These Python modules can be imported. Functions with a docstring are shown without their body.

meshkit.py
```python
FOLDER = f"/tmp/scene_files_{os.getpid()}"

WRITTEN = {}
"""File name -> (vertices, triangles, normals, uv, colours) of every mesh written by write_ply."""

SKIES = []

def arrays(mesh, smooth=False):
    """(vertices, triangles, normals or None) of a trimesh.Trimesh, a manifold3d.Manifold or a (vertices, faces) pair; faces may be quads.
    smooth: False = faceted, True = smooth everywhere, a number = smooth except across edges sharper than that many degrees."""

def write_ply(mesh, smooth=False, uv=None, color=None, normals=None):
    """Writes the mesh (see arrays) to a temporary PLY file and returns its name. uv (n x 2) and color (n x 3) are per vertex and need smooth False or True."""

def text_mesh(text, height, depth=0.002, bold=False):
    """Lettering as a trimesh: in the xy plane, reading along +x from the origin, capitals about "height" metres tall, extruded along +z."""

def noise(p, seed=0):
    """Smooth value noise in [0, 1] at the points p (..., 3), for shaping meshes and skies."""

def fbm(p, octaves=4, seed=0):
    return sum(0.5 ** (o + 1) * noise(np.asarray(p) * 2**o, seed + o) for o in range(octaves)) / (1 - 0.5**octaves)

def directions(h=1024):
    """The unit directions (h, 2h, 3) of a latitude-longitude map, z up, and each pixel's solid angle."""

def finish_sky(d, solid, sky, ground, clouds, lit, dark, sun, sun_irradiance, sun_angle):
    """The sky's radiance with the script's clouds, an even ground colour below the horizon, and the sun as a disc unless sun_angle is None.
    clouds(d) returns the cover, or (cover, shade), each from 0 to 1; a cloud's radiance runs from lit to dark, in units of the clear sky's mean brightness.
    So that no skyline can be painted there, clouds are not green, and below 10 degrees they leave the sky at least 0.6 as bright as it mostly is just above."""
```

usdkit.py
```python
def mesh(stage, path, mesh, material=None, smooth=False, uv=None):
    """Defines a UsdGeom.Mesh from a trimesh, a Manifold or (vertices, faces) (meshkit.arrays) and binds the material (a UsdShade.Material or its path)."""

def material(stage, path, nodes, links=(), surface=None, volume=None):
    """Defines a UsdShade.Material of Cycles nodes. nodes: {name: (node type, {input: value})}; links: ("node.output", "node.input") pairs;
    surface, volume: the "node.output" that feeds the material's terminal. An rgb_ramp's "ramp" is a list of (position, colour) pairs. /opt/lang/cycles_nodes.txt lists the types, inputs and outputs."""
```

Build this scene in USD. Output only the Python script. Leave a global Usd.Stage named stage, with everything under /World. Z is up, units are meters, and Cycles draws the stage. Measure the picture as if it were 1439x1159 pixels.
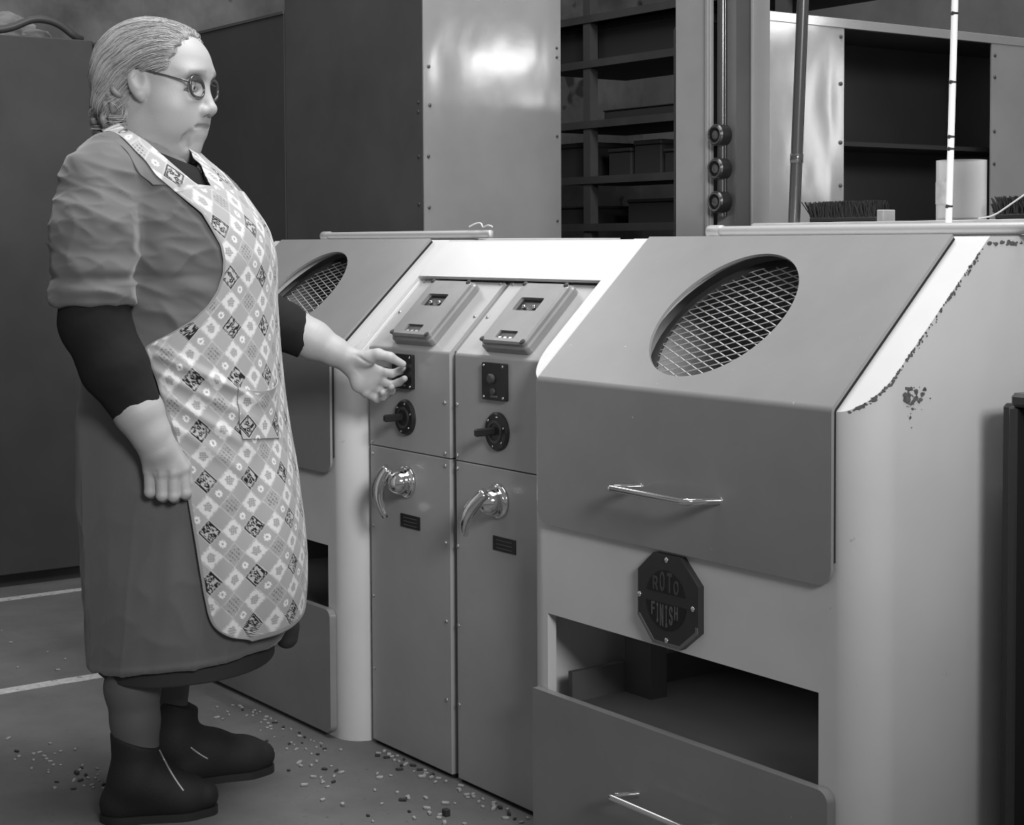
import math, random, numpy as np, trimesh, manifold3d as mf, usdkit, meshkit
from manifold3d import Manifold, CrossSection
from shapely.geometry import Polygon, Point, box as sbox
from pxr import Usd, UsdGeom, UsdLux, UsdShade, Gf, Sdf, Vt
stage = Usd.Stage.CreateInMemory()
UsdGeom.SetStageUpAxis(stage, 'Z'); UsdGeom.SetStageMetersPerUnit(stage, 1.0)
UsdGeom.Xform.Define(stage, '/World'); UsdGeom.Scope.Define(stage, '/World/Looks')
R = np.random.default_rng(7); random.seed(7)

# ---------------------------------------------------------------- camera (solved from the photograph's vanishing points)
F_PX, YAW, PITCH, ROLL, PPY = 2339.695, 2.515361, -0.045925, -0.005066, 447.085
W, H = 1439, 1159
EYE = np.array([0, 0, 1.15])
_f = np.array([math.cos(PITCH)*math.cos(YAW), math.cos(PITCH)*math.sin(YAW), math.sin(PITCH)])
_r = np.array([math.sin(YAW), -math.cos(YAW), 0]); _u = np.cross(_r, _f)
CR = _r*math.cos(ROLL) + _u*math.sin(ROLL); CU = _u*math.cos(ROLL) - _r*math.sin(ROLL); CF = _f
cam = UsdGeom.Camera.Define(stage, '/World/camera')
M = np.eye(4); M[0, :3] = CR; M[1, :3] = CU; M[2, :3] = -CF; M[3, :3] = EYE
cam.AddTransformOp().Set(Gf.Matrix4d(*M.ravel().tolist()))
cam.CreateHorizontalApertureAttr(36.0); cam.CreateVerticalApertureAttr(36.0*H/W)
cam.CreateFocalLengthAttr(36.0*F_PX/W)
cam.CreateVerticalApertureOffsetAttr(-(H/2 - PPY)/W*36.0)
cam.CreateClippingRangeAttr(Gf.Vec2f(0.05, 200))
cam.CreateExposureAttr(0.0)

# ---------------------------------------------------------------- light: even grey ambience of the hall, ceiling lamps, a photographer's flood
dome = UsdLux.DomeLight.Define(stage, '/World/sky_light'); dome.CreateIntensityAttr(0.06); dome.CreateColorAttr(Gf.Vec3f(1, 1, 1))
def rect_light(name, pos, target, w, h, power):
    l = UsdLux.RectLight.Define(stage, '/World/'+name); l.CreateWidthAttr(w); l.CreateHeightAttr(h); l.CreateIntensityAttr(power)
    l.CreateColorAttr(Gf.Vec3f(1, 1, 1))
    p, t = np.array(pos, float), np.array(target, float); z = p-t; z /= np.linalg.norm(z)
    x = np.cross([0, 0, 1.0], z)
    x = np.array([1.0, 0, 0]) if np.linalg.norm(x) < 1e-6 else x/np.linalg.norm(x); y = np.cross(z, x)
    m = np.eye(4); m[0, :3] = x; m[1, :3] = y; m[2, :3] = z; m[3, :3] = p
    l.AddTransformOp().Set(Gf.Matrix4d(*m.ravel().tolist())); return l
rect_light('ceiling_lamp', (-2.1, 2.3, 4.2), (-2.1, 2.3, 0.9), 2.8, 2.0, 11)
rect_light('ceiling_lamp_far', (-6.0, 1.95, 3.45), (-3.0, 2.0, 1.0), 1.6, 0.9, 2.2)
def spot_light(name, pos, target, radius, power, angle, soft):
    l = UsdLux.SphereLight.Define(stage, '/World/'+name); l.CreateRadiusAttr(radius); l.CreateIntensityAttr(power); l.CreateColorAttr(Gf.Vec3f(1, 1, 1))
    s = UsdLux.ShapingAPI.Apply(l.GetPrim()); s.CreateShapingConeAngleAttr(angle); s.CreateShapingConeSoftnessAttr(soft)
    p, t = np.array(pos, float), np.array(target, float); z = p-t; z /= np.linalg.norm(z); x = np.cross([0, 0, 1.0], z); x /= np.linalg.norm(x); y = np.cross(z, x)
    m = np.eye(4); m[0, :3] = x; m[1, :3] = y; m[2, :3] = z; m[3, :3] = p
    l.AddTransformOp().Set(Gf.Matrix4d(*m.ravel().tolist()))
spot_light('side_flood', (2.1, 0.3, 2.8), (-2.3, 1.75, 1.55), .60, 66, 18.5, 1.0)
rect_light('flood_lamp', (0.75, 0.1, 2.35), (-2.4, 1.8, 0.8), 0.45, 0.45, 1.2)
rect_light('far_tube_lamp', (1.3, 7.2, 2.49), (-4.4, 3.14, 1.73), 0.55, 0.10, 6.5)
rect_light('far_window_lamp', (0.93, 7.2, 1.82), (-2.98, 3.17, 1.45), 0.22, 0.75, 2.0)

# ---------------------------------------------------------------- helpers
_names = {}
def numbered(path):
    n = _names.get(path, 0); _names[path] = n+1
    return path if n == 0 else f'{path}_{n:03d}'
def tag(p, label=None, cat=None, group=None, kind=None):
    for k, v in (('label', label), ('category', cat), ('group', group), ('kind', kind)):
        if v: p.SetCustomDataByKey(k, v)
    return p
class Node:
    def __init__(s, path, base): s.path, s.base = path, np.array(base, float)
def thing(name, label=None, cat=None, base=(0, 0, 0), group=None, kind=None, shift=(0, 0, 0)):
    path = numbered('/World/'+name); x = UsdGeom.Xform.Define(stage, path)
    x.AddTranslateOp().Set(Gf.Vec3d(*(np.array(base, float)+shift).tolist())); tag(x.GetPrim(), label, cat, group, kind)
    return Node(path, base)
def tm(m):
    v, f, _ = meshkit.arrays(m); return trimesh.Trimesh(v, f, process=False)
def part(name, mesh, mat, parent, smooth=30, label=None, kind=None, color=None):
    """A mesh given in world coordinates becomes a part of parent."""
    path = numbered(parent.path+'/'+name); m = tm(mesh)
    m = trimesh.Trimesh(m.vertices - parent.base, m.faces, process=False)
    g = usdkit.mesh(stage, path, m, MT[mat], smooth=True if color is not None else smooth)
    if color is not None:
        UsdGeom.PrimvarsAPI(g).CreatePrimvar('tone', Sdf.ValueTypeNames.Color3fArray, 'vertex').Set(Vt.Vec3fArray.FromNumpy(np.repeat(np.asarray(color, np.float32)[:, None], 3, 1)))
    tag(g.GetPrim(), label, kind=kind)
    return Node(path, parent.base)
def solo(name, mesh, mat, label=None, cat=None, group=None, kind=None, smooth=30, color=None):
    """A top-level thing that is one mesh, its origin at its base."""
    m = tm(mesh); b = m.bounds; base = np.array([(b[0][0]+b[1][0])/2, (b[0][1]+b[1][1])/2, b[0][2]])
    path = numbered('/World/'+name)
    g = usdkit.mesh(stage, path, trimesh.Trimesh(m.vertices-base, m.faces, process=False), MT[mat], smooth=True if color is not None else smooth)
    UsdGeom.Xformable(g).AddTranslateOp().Set(Gf.Vec3d(*base.tolist()))
    tag(g.GetPrim(), label, cat, group, kind)
    return Node(path, base)
def cat_(*ms): return trimesh.util.concatenate([tm(m) for m in ms])
def bx(x0, x1, y0, y1, z0, z1, c=0.0):
    if c <= 0: return Manifold.cube((x1-x0, y1-y0, z1-z0)).translate((x0, y0, z0))
    pts = []
    for i in range(8):
        s = [(i >> k) & 1 for k in range(3)]
        for k in range(3):
            p = [(x0, x1)[s[0]], (y0, y1)[s[1]], (z0, z1)[s[2]]]
            for j in range(3):
                if j != k: p[j] += (c if s[j] == 0 else -c)
            pts.append(p)
    return Manifold.hull_points(np.array(pts))
def xf(m, cols, org):
    """local (u, v, w) -> world: org + u cols0 + v cols1 + w cols2"""
    m = tm(m); v = np.asarray(m.vertices) @ np.array(cols, float) + np.array(org, float)
    f = m.faces if np.linalg.det(np.array(cols, float)) > 0 else m.faces[:, ::-1]
    return trimesh.Trimesh(v, f, process=False)
def mani(t):
    t = tm(t); return Manifold(mf.Mesh(np.asarray(t.vertices, np.float32), np.asarray(t.faces, np.uint32)))
def ext(poly, h):
    polys = [poly] if poly.geom_type == 'Polygon' else list(poly.geoms)
    rings = [np.array(r.coords)[:-1] for p in polys for r in (p.exterior, *p.interiors)]
    return CrossSection([r for r in rings], mf.FillRule.EvenOdd).extrude(h)
def rrect(x0, x1, y0, y1, r, n=6): return sbox(x0+r, y0+r, x1-r, y1-r).buffer(r, quad_segs=n) if r > 0 else sbox(x0, y0, x1, y1)
def front_plate(poly, y0, y1):
    """polygon in (x, z), a plate from y0 (front) to y1"""
    return xf(ext(poly, y1-y0), [(1, 0, 0), (0, 0, 1), (0, 1, 0)], (0, y0, 0))
def profile_x(poly, x0, x1):
    """polygon in (y, z) run along x"""
    return xf(ext(poly, x1-x0), [(0, 1, 0), (0, 0, 1), (1, 0, 0)], (x0, 0, 0))
def tube(pts, r, n=10, caps=True):
    p = np.asarray(pts, float); t = np.gradient(p, axis=0); t /= np.linalg.norm(t, axis=1, keepdims=True)+1e-12
    r = np.broadcast_to(np.asarray(r, float), (len(p),))
    a = np.cross(t[0], [0, 0, 1.0] if abs(t[0][2]) < .9 else [1.0, 0, 0]); a /= np.linalg.norm(a)
    rings = []
    for i in range(len(p)):
        a = a - t[i]*(a@t[i]); a /= np.linalg.norm(a); b = np.cross(t[i], a); g = np.arange(n)*2*np.pi/n
        rings.append(p[i]+r[i]*(np.cos(g)[:, None]*a+np.sin(g)[:, None]*b))
    v = np.vstack(rings); F = []
    for i in range(len(p)-1):
        for j in range(n):
            k = (j+1) % n; F += [(i*n+j, i*n+k, (i+1)*n+k), (i*n+j, (i+1)*n+k, (i+1)*n+j)]
    if caps:
        v = np.vstack([v, p[0], p[-1]]); c0, c1 = len(v)-2, len(v)-1; e = (len(p)-1)*n
        for j in range(n):
            k = (j+1) % n; F += [(c0, k, j), (c1, e+j, e+k)]
    return trimesh.Trimesh(v, F, process=False)
def fillet(pts, r, n=6):
    """rounds the inner corners of a 3-D polyline"""
    P = [np.array(p, float) for p in pts]; out = [P[0]]
    for a, b, c in zip(P, P[1:], P[2:]):
        u, v = a-b, c-b; lu, lv = np.linalg.norm(u), np.linalg.norm(v); rr = min(r, lu*.49, lv*.49)
        s, e = b+u/lu*rr, b+v/lv*rr
        out += [(1-t)**2*s+2*t*(1-t)*b+t*t*e for t in np.linspace(0, 1, n)]
    return np.array(out+[P[-1]])
def lathe(prof, org, axis=(0, 0, 1), n=24):
    """profile of (radius, height) turned about axis through org"""
    ax = np.array(axis, float); ax /= np.linalg.norm(ax)
    a = np.cross(ax, [0, 0, 1.0] if abs(ax[2]) < .9 else [1.0, 0, 0]); a /= np.linalg.norm(a); b = np.cross(ax, a)
    m = trimesh.creation.revolve(np.array(prof, float), sections=n)
    return xf(m, [a, b, ax], org)
def dome_screw(org, axis, r=.005, h=.003):
    return lathe([(0, 0), (r, 0), (r*.9, h*.55), (r*.5, h*.95), (0, h)], org, axis, 10)

# ---------------------------------------------------------------- materials: greys only, as in the photograph
MT = {}
def g3(x): return (x, x, x)
def mat(name, a, rough=.5, spec=.5, var=.0, scale=6., metallic=0., coat=0., bump=0., bscale=200., fleck=None, extra=None, coat_rough=.1):
    n = {'p': ('principled_bsdf', dict(base_color=g3(a), roughness=rough, specular_ior_level=spec, metallic=metallic, coat_weight=coat, coat_roughness=coat_rough, **(extra or {}))), 'geo': ('texture_coordinate', {})}
    l = []
    if var:
        n['n1'] = ('noise_texture', dict(scale=scale, detail=5.0, roughness=.6)); l += [('geo.object', 'n1.vector')]
        n['r1'] = ('rgb_ramp', dict(ramp=[(.25, g3(a*(1-var))), (.75, g3(a*(1+var)))])); l += [('n1.fac', 'r1.fac')]
        last = 'r1.color'
        if fleck:
            n['n2'] = ('noise_texture', dict(scale=fleck[0], detail=3.0, roughness=.7)); l += [('geo.object', 'n2.vector')]
            n['r2'] = ('rgb_ramp', dict(ramp=[(fleck[1], g3(0)), (fleck[1]+.03, g3(1))])); l += [('n2.fac', 'r2.fac')]
            n['mx'] = ('mix_color', dict(b=g3(fleck[2]))); l += [(last, 'mx.a'), ('r2.color', 'mx.fac')]; last = 'mx.result'
        l += [(last, 'p.base_color')]
    if bump:
        n['n3'] = ('noise_texture', dict(scale=bscale, detail=4.0)); n['b'] = ('bump', dict(strength=bump, distance=.002))
        l += [('geo.object', 'n3.vector'), ('n3.fac', 'b.height'), ('b.normal', 'p.normal')]
    MT[name] = usdkit.material(stage, '/World/Looks/'+name, n, l, surface='p.BSDF')
mat('casing_paint', .58, .28, .5, coat=.3, coat_rough=.2, var=.05, scale=5, fleck=(28, .72, .45))
mat('hood_paint', .22, .25, .5, var=.07, scale=7, coat=.1, fleck=(40, .73, .5))
mat('panel_paint', .34, .28, .5, coat=.4, coat_rough=.2, var=.07, scale=5, fleck=(45, .76, .25))
mat('inside_dark', .03, .8)
mat('inside_grey', .08, .6, var=.15)
mat('wire_mesh', .75, .35, metallic=.6)
mat('chrome', .85, .07, metallic=1.0)
mat('screw_steel', .75, .25, metallic=1.0)
mat('cover_paint', .20, .3, .5, var=.12, scale=14, coat=.2)
mat('bakelite', .016, .3)
mat('bakelite_worn', .05, .35, var=.5, scale=60)
mat('badge_dark', .03, .4); mat('badge_field', .009, .4); mat('badge_letter', .05, .5); mat('badge_edge', .12, .4); mat('badge_letter_pale', .09, .5)
mat('plate_text', .10, .5)
mat('gap_dark', .015, .9)
mat('chip_rust', .09, .8, var=.5, scale=80)
mat('pipe_grey', .45, .35, metallic=.3)
mat('pipe_dark', .10, .25, metallic=.6, coat=.5)
mat('string', .6, .9)
mat('concrete', .125, .75, .35, var=.28, scale=3.2, bump=.25, bscale=90, fleck=(55, .66, .07))
mat('line_paint', .42, .8, var=.3, scale=60, fleck=(50, .62, .2))
mat('wall_plaster', .13, .85, var=.6, scale=3.5, fleck=(3.0, .62, .04))
mat('wall_far', .16, .85, var=.3, scale=3)
mat('cabinet_dark', .055, .35, .4, var=.25, scale=2.5, fleck=(90, .78, .12))
mat('locker_dark', .085, .35, .4, var=.25, scale=2.5, fleck=(90, .78, .12))
mat('locker_darker', .065, .45, .3, var=.2, scale=2.5)
mat('galvanised', .54, .105, .5, metallic=.6, var=.10, scale=4, bump=.05, bscale=14, fleck=(22, .74, .25))
mat('column_paint', .24, .4, var=.08, scale=6)
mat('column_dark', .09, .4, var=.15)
mat('rack_steel', .05, .6, var=.3, scale=5)
mat('carton_dark', .02, .8)
mat('cloth_grey', .20, .9, var=.4, scale=12)
mat('hose_rubber', .05, .5)
mat('ledge_paint', .45, .4, var=.2, scale=9)
mat('rod_white', .85, .5); mat('rod_band', .03, .6)
mat('bristle', .012, .8); mat('wood_grey', .3, .6, var=.2, scale=20)
mat('paper_label', .45, .8, var=.25, scale=40)
mat('bin_dark', .02, .35, coat=.3)
mat('chip_pale', .34, .7, var=.45, scale=90); mat('chip_dark', .03, .8)
MT['jar_glass'] = usdkit.material(stage, '/World/Looks/jar_glass', {'t': ('transparent_bsdf', dict(color=g3(.92))), 'g': ('principled_bsdf', dict(base_color=g3(.85), roughness=.12, coat_weight=.6)), 'lw': ('layer_weight', dict(blend=.35)), 'mr': ('map_range', dict(to_min=.12, to_max=.9)), 'm': ('mix_closure', {})}, [('lw.facing', 'mr.value'), ('mr.result', 'm.fac'), ('t.BSDF', 'm.closure1'), ('g.BSDF', 'm.closure2')], surface='m.closure')

# ---------------------------------------------------------------- the setting
fl = thing('floor', kind='structure')
part('slab', bx(-7.5, 2.0, -1.5, 9, -.1, 0), 'concrete', fl)
def line_strip(x, w, y0, y1):
    ys = np.linspace(y0, y1, 90); e = meshkit.fbm(np.c_[ys*20, ys*0+x*7, ys*0])-.5
    l = [(x-w/2+.008*a, y) for y, a in zip(ys, e)]; rr = [(x+w/2+.008*a, y) for y, a in zip(ys, np.roll(e, 17))]
    return ext(Polygon(l+rr[::-1]).buffer(0), .0012)
part('painted_line', line_strip(-5.30, .045, 1.0, 2.6), 'line_paint', fl, label='white painted line along the dark cabinet base')
part('painted_line', line_strip(-4.205, .05, .7, 1.86), 'line_paint', fl, label='worn white painted line running behind the woman')
solo('wall_left', bx(-6.5, -6.35, -1.5, 9, 0, 3.6), 'wall_plaster', kind='structure')
wb = thing('wall_back', kind='structure')
part('wall_face', bx(-6.5, -3.3, 5.4, 5.55, 0, 3.6), 'wall_far', wb)

# ---------------------------------------------------------------- finishing machines
SY, SZ = .724, .69                                   # up-slope direction (y, z)
def on_slope(m, y0=1.875, z0=.893, sy=SY, sz=SZ): return xf(m, [(1, 0, 0), (0, sy, sz), (0, -sz, sy)], (0, y0, z0))
X0, X1, YF, ZB, ZT, XL, XR = -2.512, -1.763, 1.875, .893, 1.158, -2.575, -1.70
def machine(label, shift, chips):
    t = thing('finishing_machine', label, 'machine', ((XL+XR)/2, 2.3, 0), shift=shift)
    r = .065; yc = YF+.012; yb = 2.70
    plan = Polygon(list(Point(XL+r, yc+r).buffer(r, quad_segs=12).exterior.coords)+[(XR, yc+r)]).convex_hull.union(Point(XR-r, yc+r).buffer(r, quad_segs=12)).union(sbox(XL, yc+r, XR, yb)).convex_hull
    n = np.array([0, -SZ, SY]); off = n@np.array([0, YF, ZB])-.012
    case = ext(plan, 1.155).trim_by_plane((-n).tolist(), -off)
    inner = ext(plan.buffer(-.02), 1.115).translate((0, 0, .02)).trim_by_plane((-n).tolist(), -(off-.02))
    slot = bx(-2.498, -1.799, yc-.05, yc+.05, .25, .446)
    hole = mani(on_slope(trimesh.creation.cylinder(.19, .2, sections=48).apply_translation((-2.149, .187, 0))))
    case = case - inner - slot - hole
    part('casing', case, 'casing_paint', t, smooth=25)
    part('slot_post', bx(-2.478, -2.40, 2.06, 2.10, .10, .80), 'inside_grey', t)
    part('slot_tray', cat_(bx(-2.49, -1.80, 1.93, 2.55, .262, .272), bx(-2.49, -2.478, 1.93, 2.55, .272, .33)), 'inside_grey', t)
    # hood: door plate bent back over the slope
    w = .007; rb = .016
    def prof(d):
        p = [(YF+d, .618)]
        th = math.atan2(SZ, SY); tan = rb*math.tan((math.pi/2-th)/2)
        c = np.array([YF+rb, ZB-tan])
        for q in np.linspace(math.pi, math.pi/2+th, 8): p.append((c[0]+(rb-d)*math.cos(q), c[1]+(rb-d)*math.sin(q)))
        e = np.array([YF, ZB])+.385*np.array([SY, SZ])
        p.append((e[0]+d*SZ, e[1]-d*SY)); return p
    hood = mani(profile_x(Polygon(prof(0)+prof(w-.001)[::-1]), X0, X1))
    mask = mani(front_plate(rrect(X0, X1, .618, 1.6, .028), 1.5, 2.6))
    cyl = mani(on_slope(trimesh.creation.cylinder(.151, .2, sections=72).apply_translation((-2.149, .187, 0))))
    hood_n = part('hood', (hood ^ mask) - cyl, 'hood_paint', t, smooth=25)
    for ga, gb in ((X0+.002, X0+.014), (X1-.014, X1-.0015)): part('edge_gasket', mani(profile_x(Polygon([(a+.0005, b) for a, b in prof(w-.0015)]+[(a, b) for a, b in prof(w+.0055)][::-1]), ga, gb)).trim_by_plane((0, 0, 1), .655), 'gap_dark', t)
    ws = []
    for sg in (1, -1):
        d = np.array([math.cos(.366), sg*math.sin(.366)])
        for k in range(-24, 25):
            p0 = np.array([-2.149, .187+k*.0173]); rel = p0-np.array([-2.149, .187]); b_ = rel@d; cc = rel@rel-.168**2
            if b_*b_-cc <= 0: continue
            q = math.sqrt(b_*b_-cc); a0, a1 = p0+d*(-b_-q), p0+d*(-b_+q)
            ws.append(tube([(*a0, -.044+sg*.0008), (*a1, -.044+sg*.0008)], .00125 if sg < 0 else .0009, 5))
    part('grille', on_slope(cat_(*ws)), 'wire_mesh', t, smooth=60, label='diamond wire grille behind the round opening')
    part('grille_ring', on_slope(lathe([(.162, -.048), (.178, -.048), (.178, -.041), (.162, -.041), (.162, -.048)], (-2.149, .187, 0), n=48)), 'inside_dark', t)
    def handle(z, par):
        p = [(-2.213, YF, z), (-2.235, YF-.055, z), (-2.032, YF-.055, z), (-2.010, YF, z)]
        h = part('handle', tube(fillet(p, .012), .0062, 10), 'chrome', par, smooth=True, label='chromed bar handle')
    handle(.722, hood_n)
    pl = rrect(X0-.011, X1+.0, .012, .301, .02).union(sbox(X0-.011, .012, X0+.05, .301))
    dr = part('drawer', front_plate(pl, YF-.006, YF+.011), 'hood_paint', t)
    handle(.178, dr)
    # badge
    o = []
    for x, z in ((-.037, .079), (.033, .079), (.078, .036), (.078, -.044), (.033, -.079), (-.037, -.079), (-.078, -.036), (-.078, .044)): o.append((-2.14+x, .533+z))
    bd = part('badge', front_plate(Polygon(o), YF-.001, YF+.012), 'badge_dark', t, label='dark octagonal maker badge with round field')
    ob = Polygon(o); rim = ob.difference(ob.buffer(-.006)); rim = rim.intersection(sbox(-2.3, .3, -2, .500))
    part('rim', front_plate(rim, YF-.0025, YF-.001), 'badge_edge', bd)
    disc = Point(-2.143, .533).buffer(.052, quad_segs=16); bar = sbox(-2.3, .5275, -2.0, .5455)
    part('field', front_plate(disc.difference(bar), YF-.002, YF-.001), 'badge_field', bd)
    def word(s, xs, zc, hs, mt, wd):
        for c, x, h, dz in zip(s, xs, hs, zc):
            m = meshkit.text_mesh(c, 1.0, .001, bold=True); b = m.bounds
            m.apply_translation((-(b[0][0]+b[1][0])/2, -(b[0][1]+b[1][1])/2, 0)); e = b[1]-b[0]
            m.apply_scale((wd/e[0] if c != 'I' else wd*.42/e[0], h/e[1], 1))
            part('letter', xf(m, [(1, 0, 0), (0, 0, 1), (0, -1, 0)], (-2.143+x, YF-.0019, .533+dz)), mt, bd, smooth=False)
    word('ROTO', (-.027, -.009, .010, .027), (.027, .032, .032, .026), (.024, .034, .034, .024), 'badge_letter', .0125)
    word('FINISH', (-.033, -.0215, -.0105, .0015, .0135, .0265), (-.018, -.024, -.027, -.027, -.024, -.018), (.023, .033, .038, .038, .033, .023), 'badge_letter_pale', .0085)
    for x, z in ((0, .070), (.067, -.003), (0, -.069), (-.071, 0)): part('screw', dome_screw((-2.142+x, YF-.001, .533+z), (0, -1, 0), .0052, .003), 'chrome', bd, smooth=True)
    # pipe along the top
    part('top_pipe', tube([(-2.43, 2.24, 1.168), (-2.395, 2.24, 1.168), (-2.394, 2.24, 1.168), (-1.60 if chips else -1.634, 2.24, 1.168)], [.0125, .0125, .010, .010], 12), 'pipe_grey', t, smooth=True)
    part('top_ledge', bx(-2.56, -1.70, 2.24, 2.69, 1.1552, 1.158, .001), 'casing_paint', t)
    if chips:
        rc = random.Random(3); ms = []
        def dab(o3, a3, b3, s, flat=1.0):
            k = 9; nn = np.cross(a3, b3); ring = []
            for i in range(k):
                q = i*2*math.pi/k; rr = s*(.55+.6*rc.random()); ring.append(o3+a3*rr*math.cos(q)*flat+b3*rr*math.sin(q)+nn*.0006)
            c = o3+nn*.0009; v = np.array(ring+[c]); ms.append(trimesh.Trimesh(v, [(i, (i+1) % k, k) for i in range(k)], process=False))
        e = np.array([0, SY, SZ]); xx = np.array([0, 1.0, 0]); zz = np.array([0, 0, 1.0])
        for i in range(150):                          # chipped enamel along the edge where slope and side meet
            s_ = rc.uniform(.07, .365); dens = .35+.65*(abs(math.sin(s_*31))**.7)
            if rc.random() > dens: continue
            P = np.array([XR, YF, ZB])+e*s_+np.array([0, SZ, -SY])*.012
            d_ = rc.gauss(.004, .0035)
            dab(P+np.array([.0003, 0, 0])+np.array([0, SZ, -SY])*abs(d_)*.6, xx, zz, rc.uniform(.001, .0031))
        for i in range(40):
            th = rc.uniform(-1.2, 0.02); P = np.array([XR-.065+.0653*math.cos(th), yc+.065+.0653*math.sin(th), 0]); P[2] = ZB+(P[1]-YF)*SZ/SY-.018-abs(rc.gauss(0, .002))
            nn = np.array([math.cos(th), math.sin(th), 0]); tg = np.array([-math.sin(th), math.cos(th), 0]); dab(P, tg, zz, rc.uniform(.001, .003), 1.6)
        for i in range(46):
            P = np.array([XR+.0003, 1.968+abs(rc.gauss(0, .02)), .925-abs(rc.gauss(0, .03))]); dab(P, xx, zz, rc.uniform(.001, .0055)*(1 if P[2] > .90 else .45), 1.2)
        for i in range(30):
            P = np.array([XR+.0003, rc.uniform(2.16, 2.30), 1.146-abs(rc.gauss(0, .002))]); dab(P, xx, zz, rc.uniform(.001, .0045), 1.5)
        part('paint_chip', cat_(*ms), 'chip_rust', t, kind='stuff', label='chipped paint along the sloping corner')
    return t
machine('large pale enamelled finishing machine nearest the camera, with open slot and octagonal badge', (0, 0, 0), True)
machine('pale enamelled finishing machine half hidden behind the woman at left', (-1.573, .02, 0), False)

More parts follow.
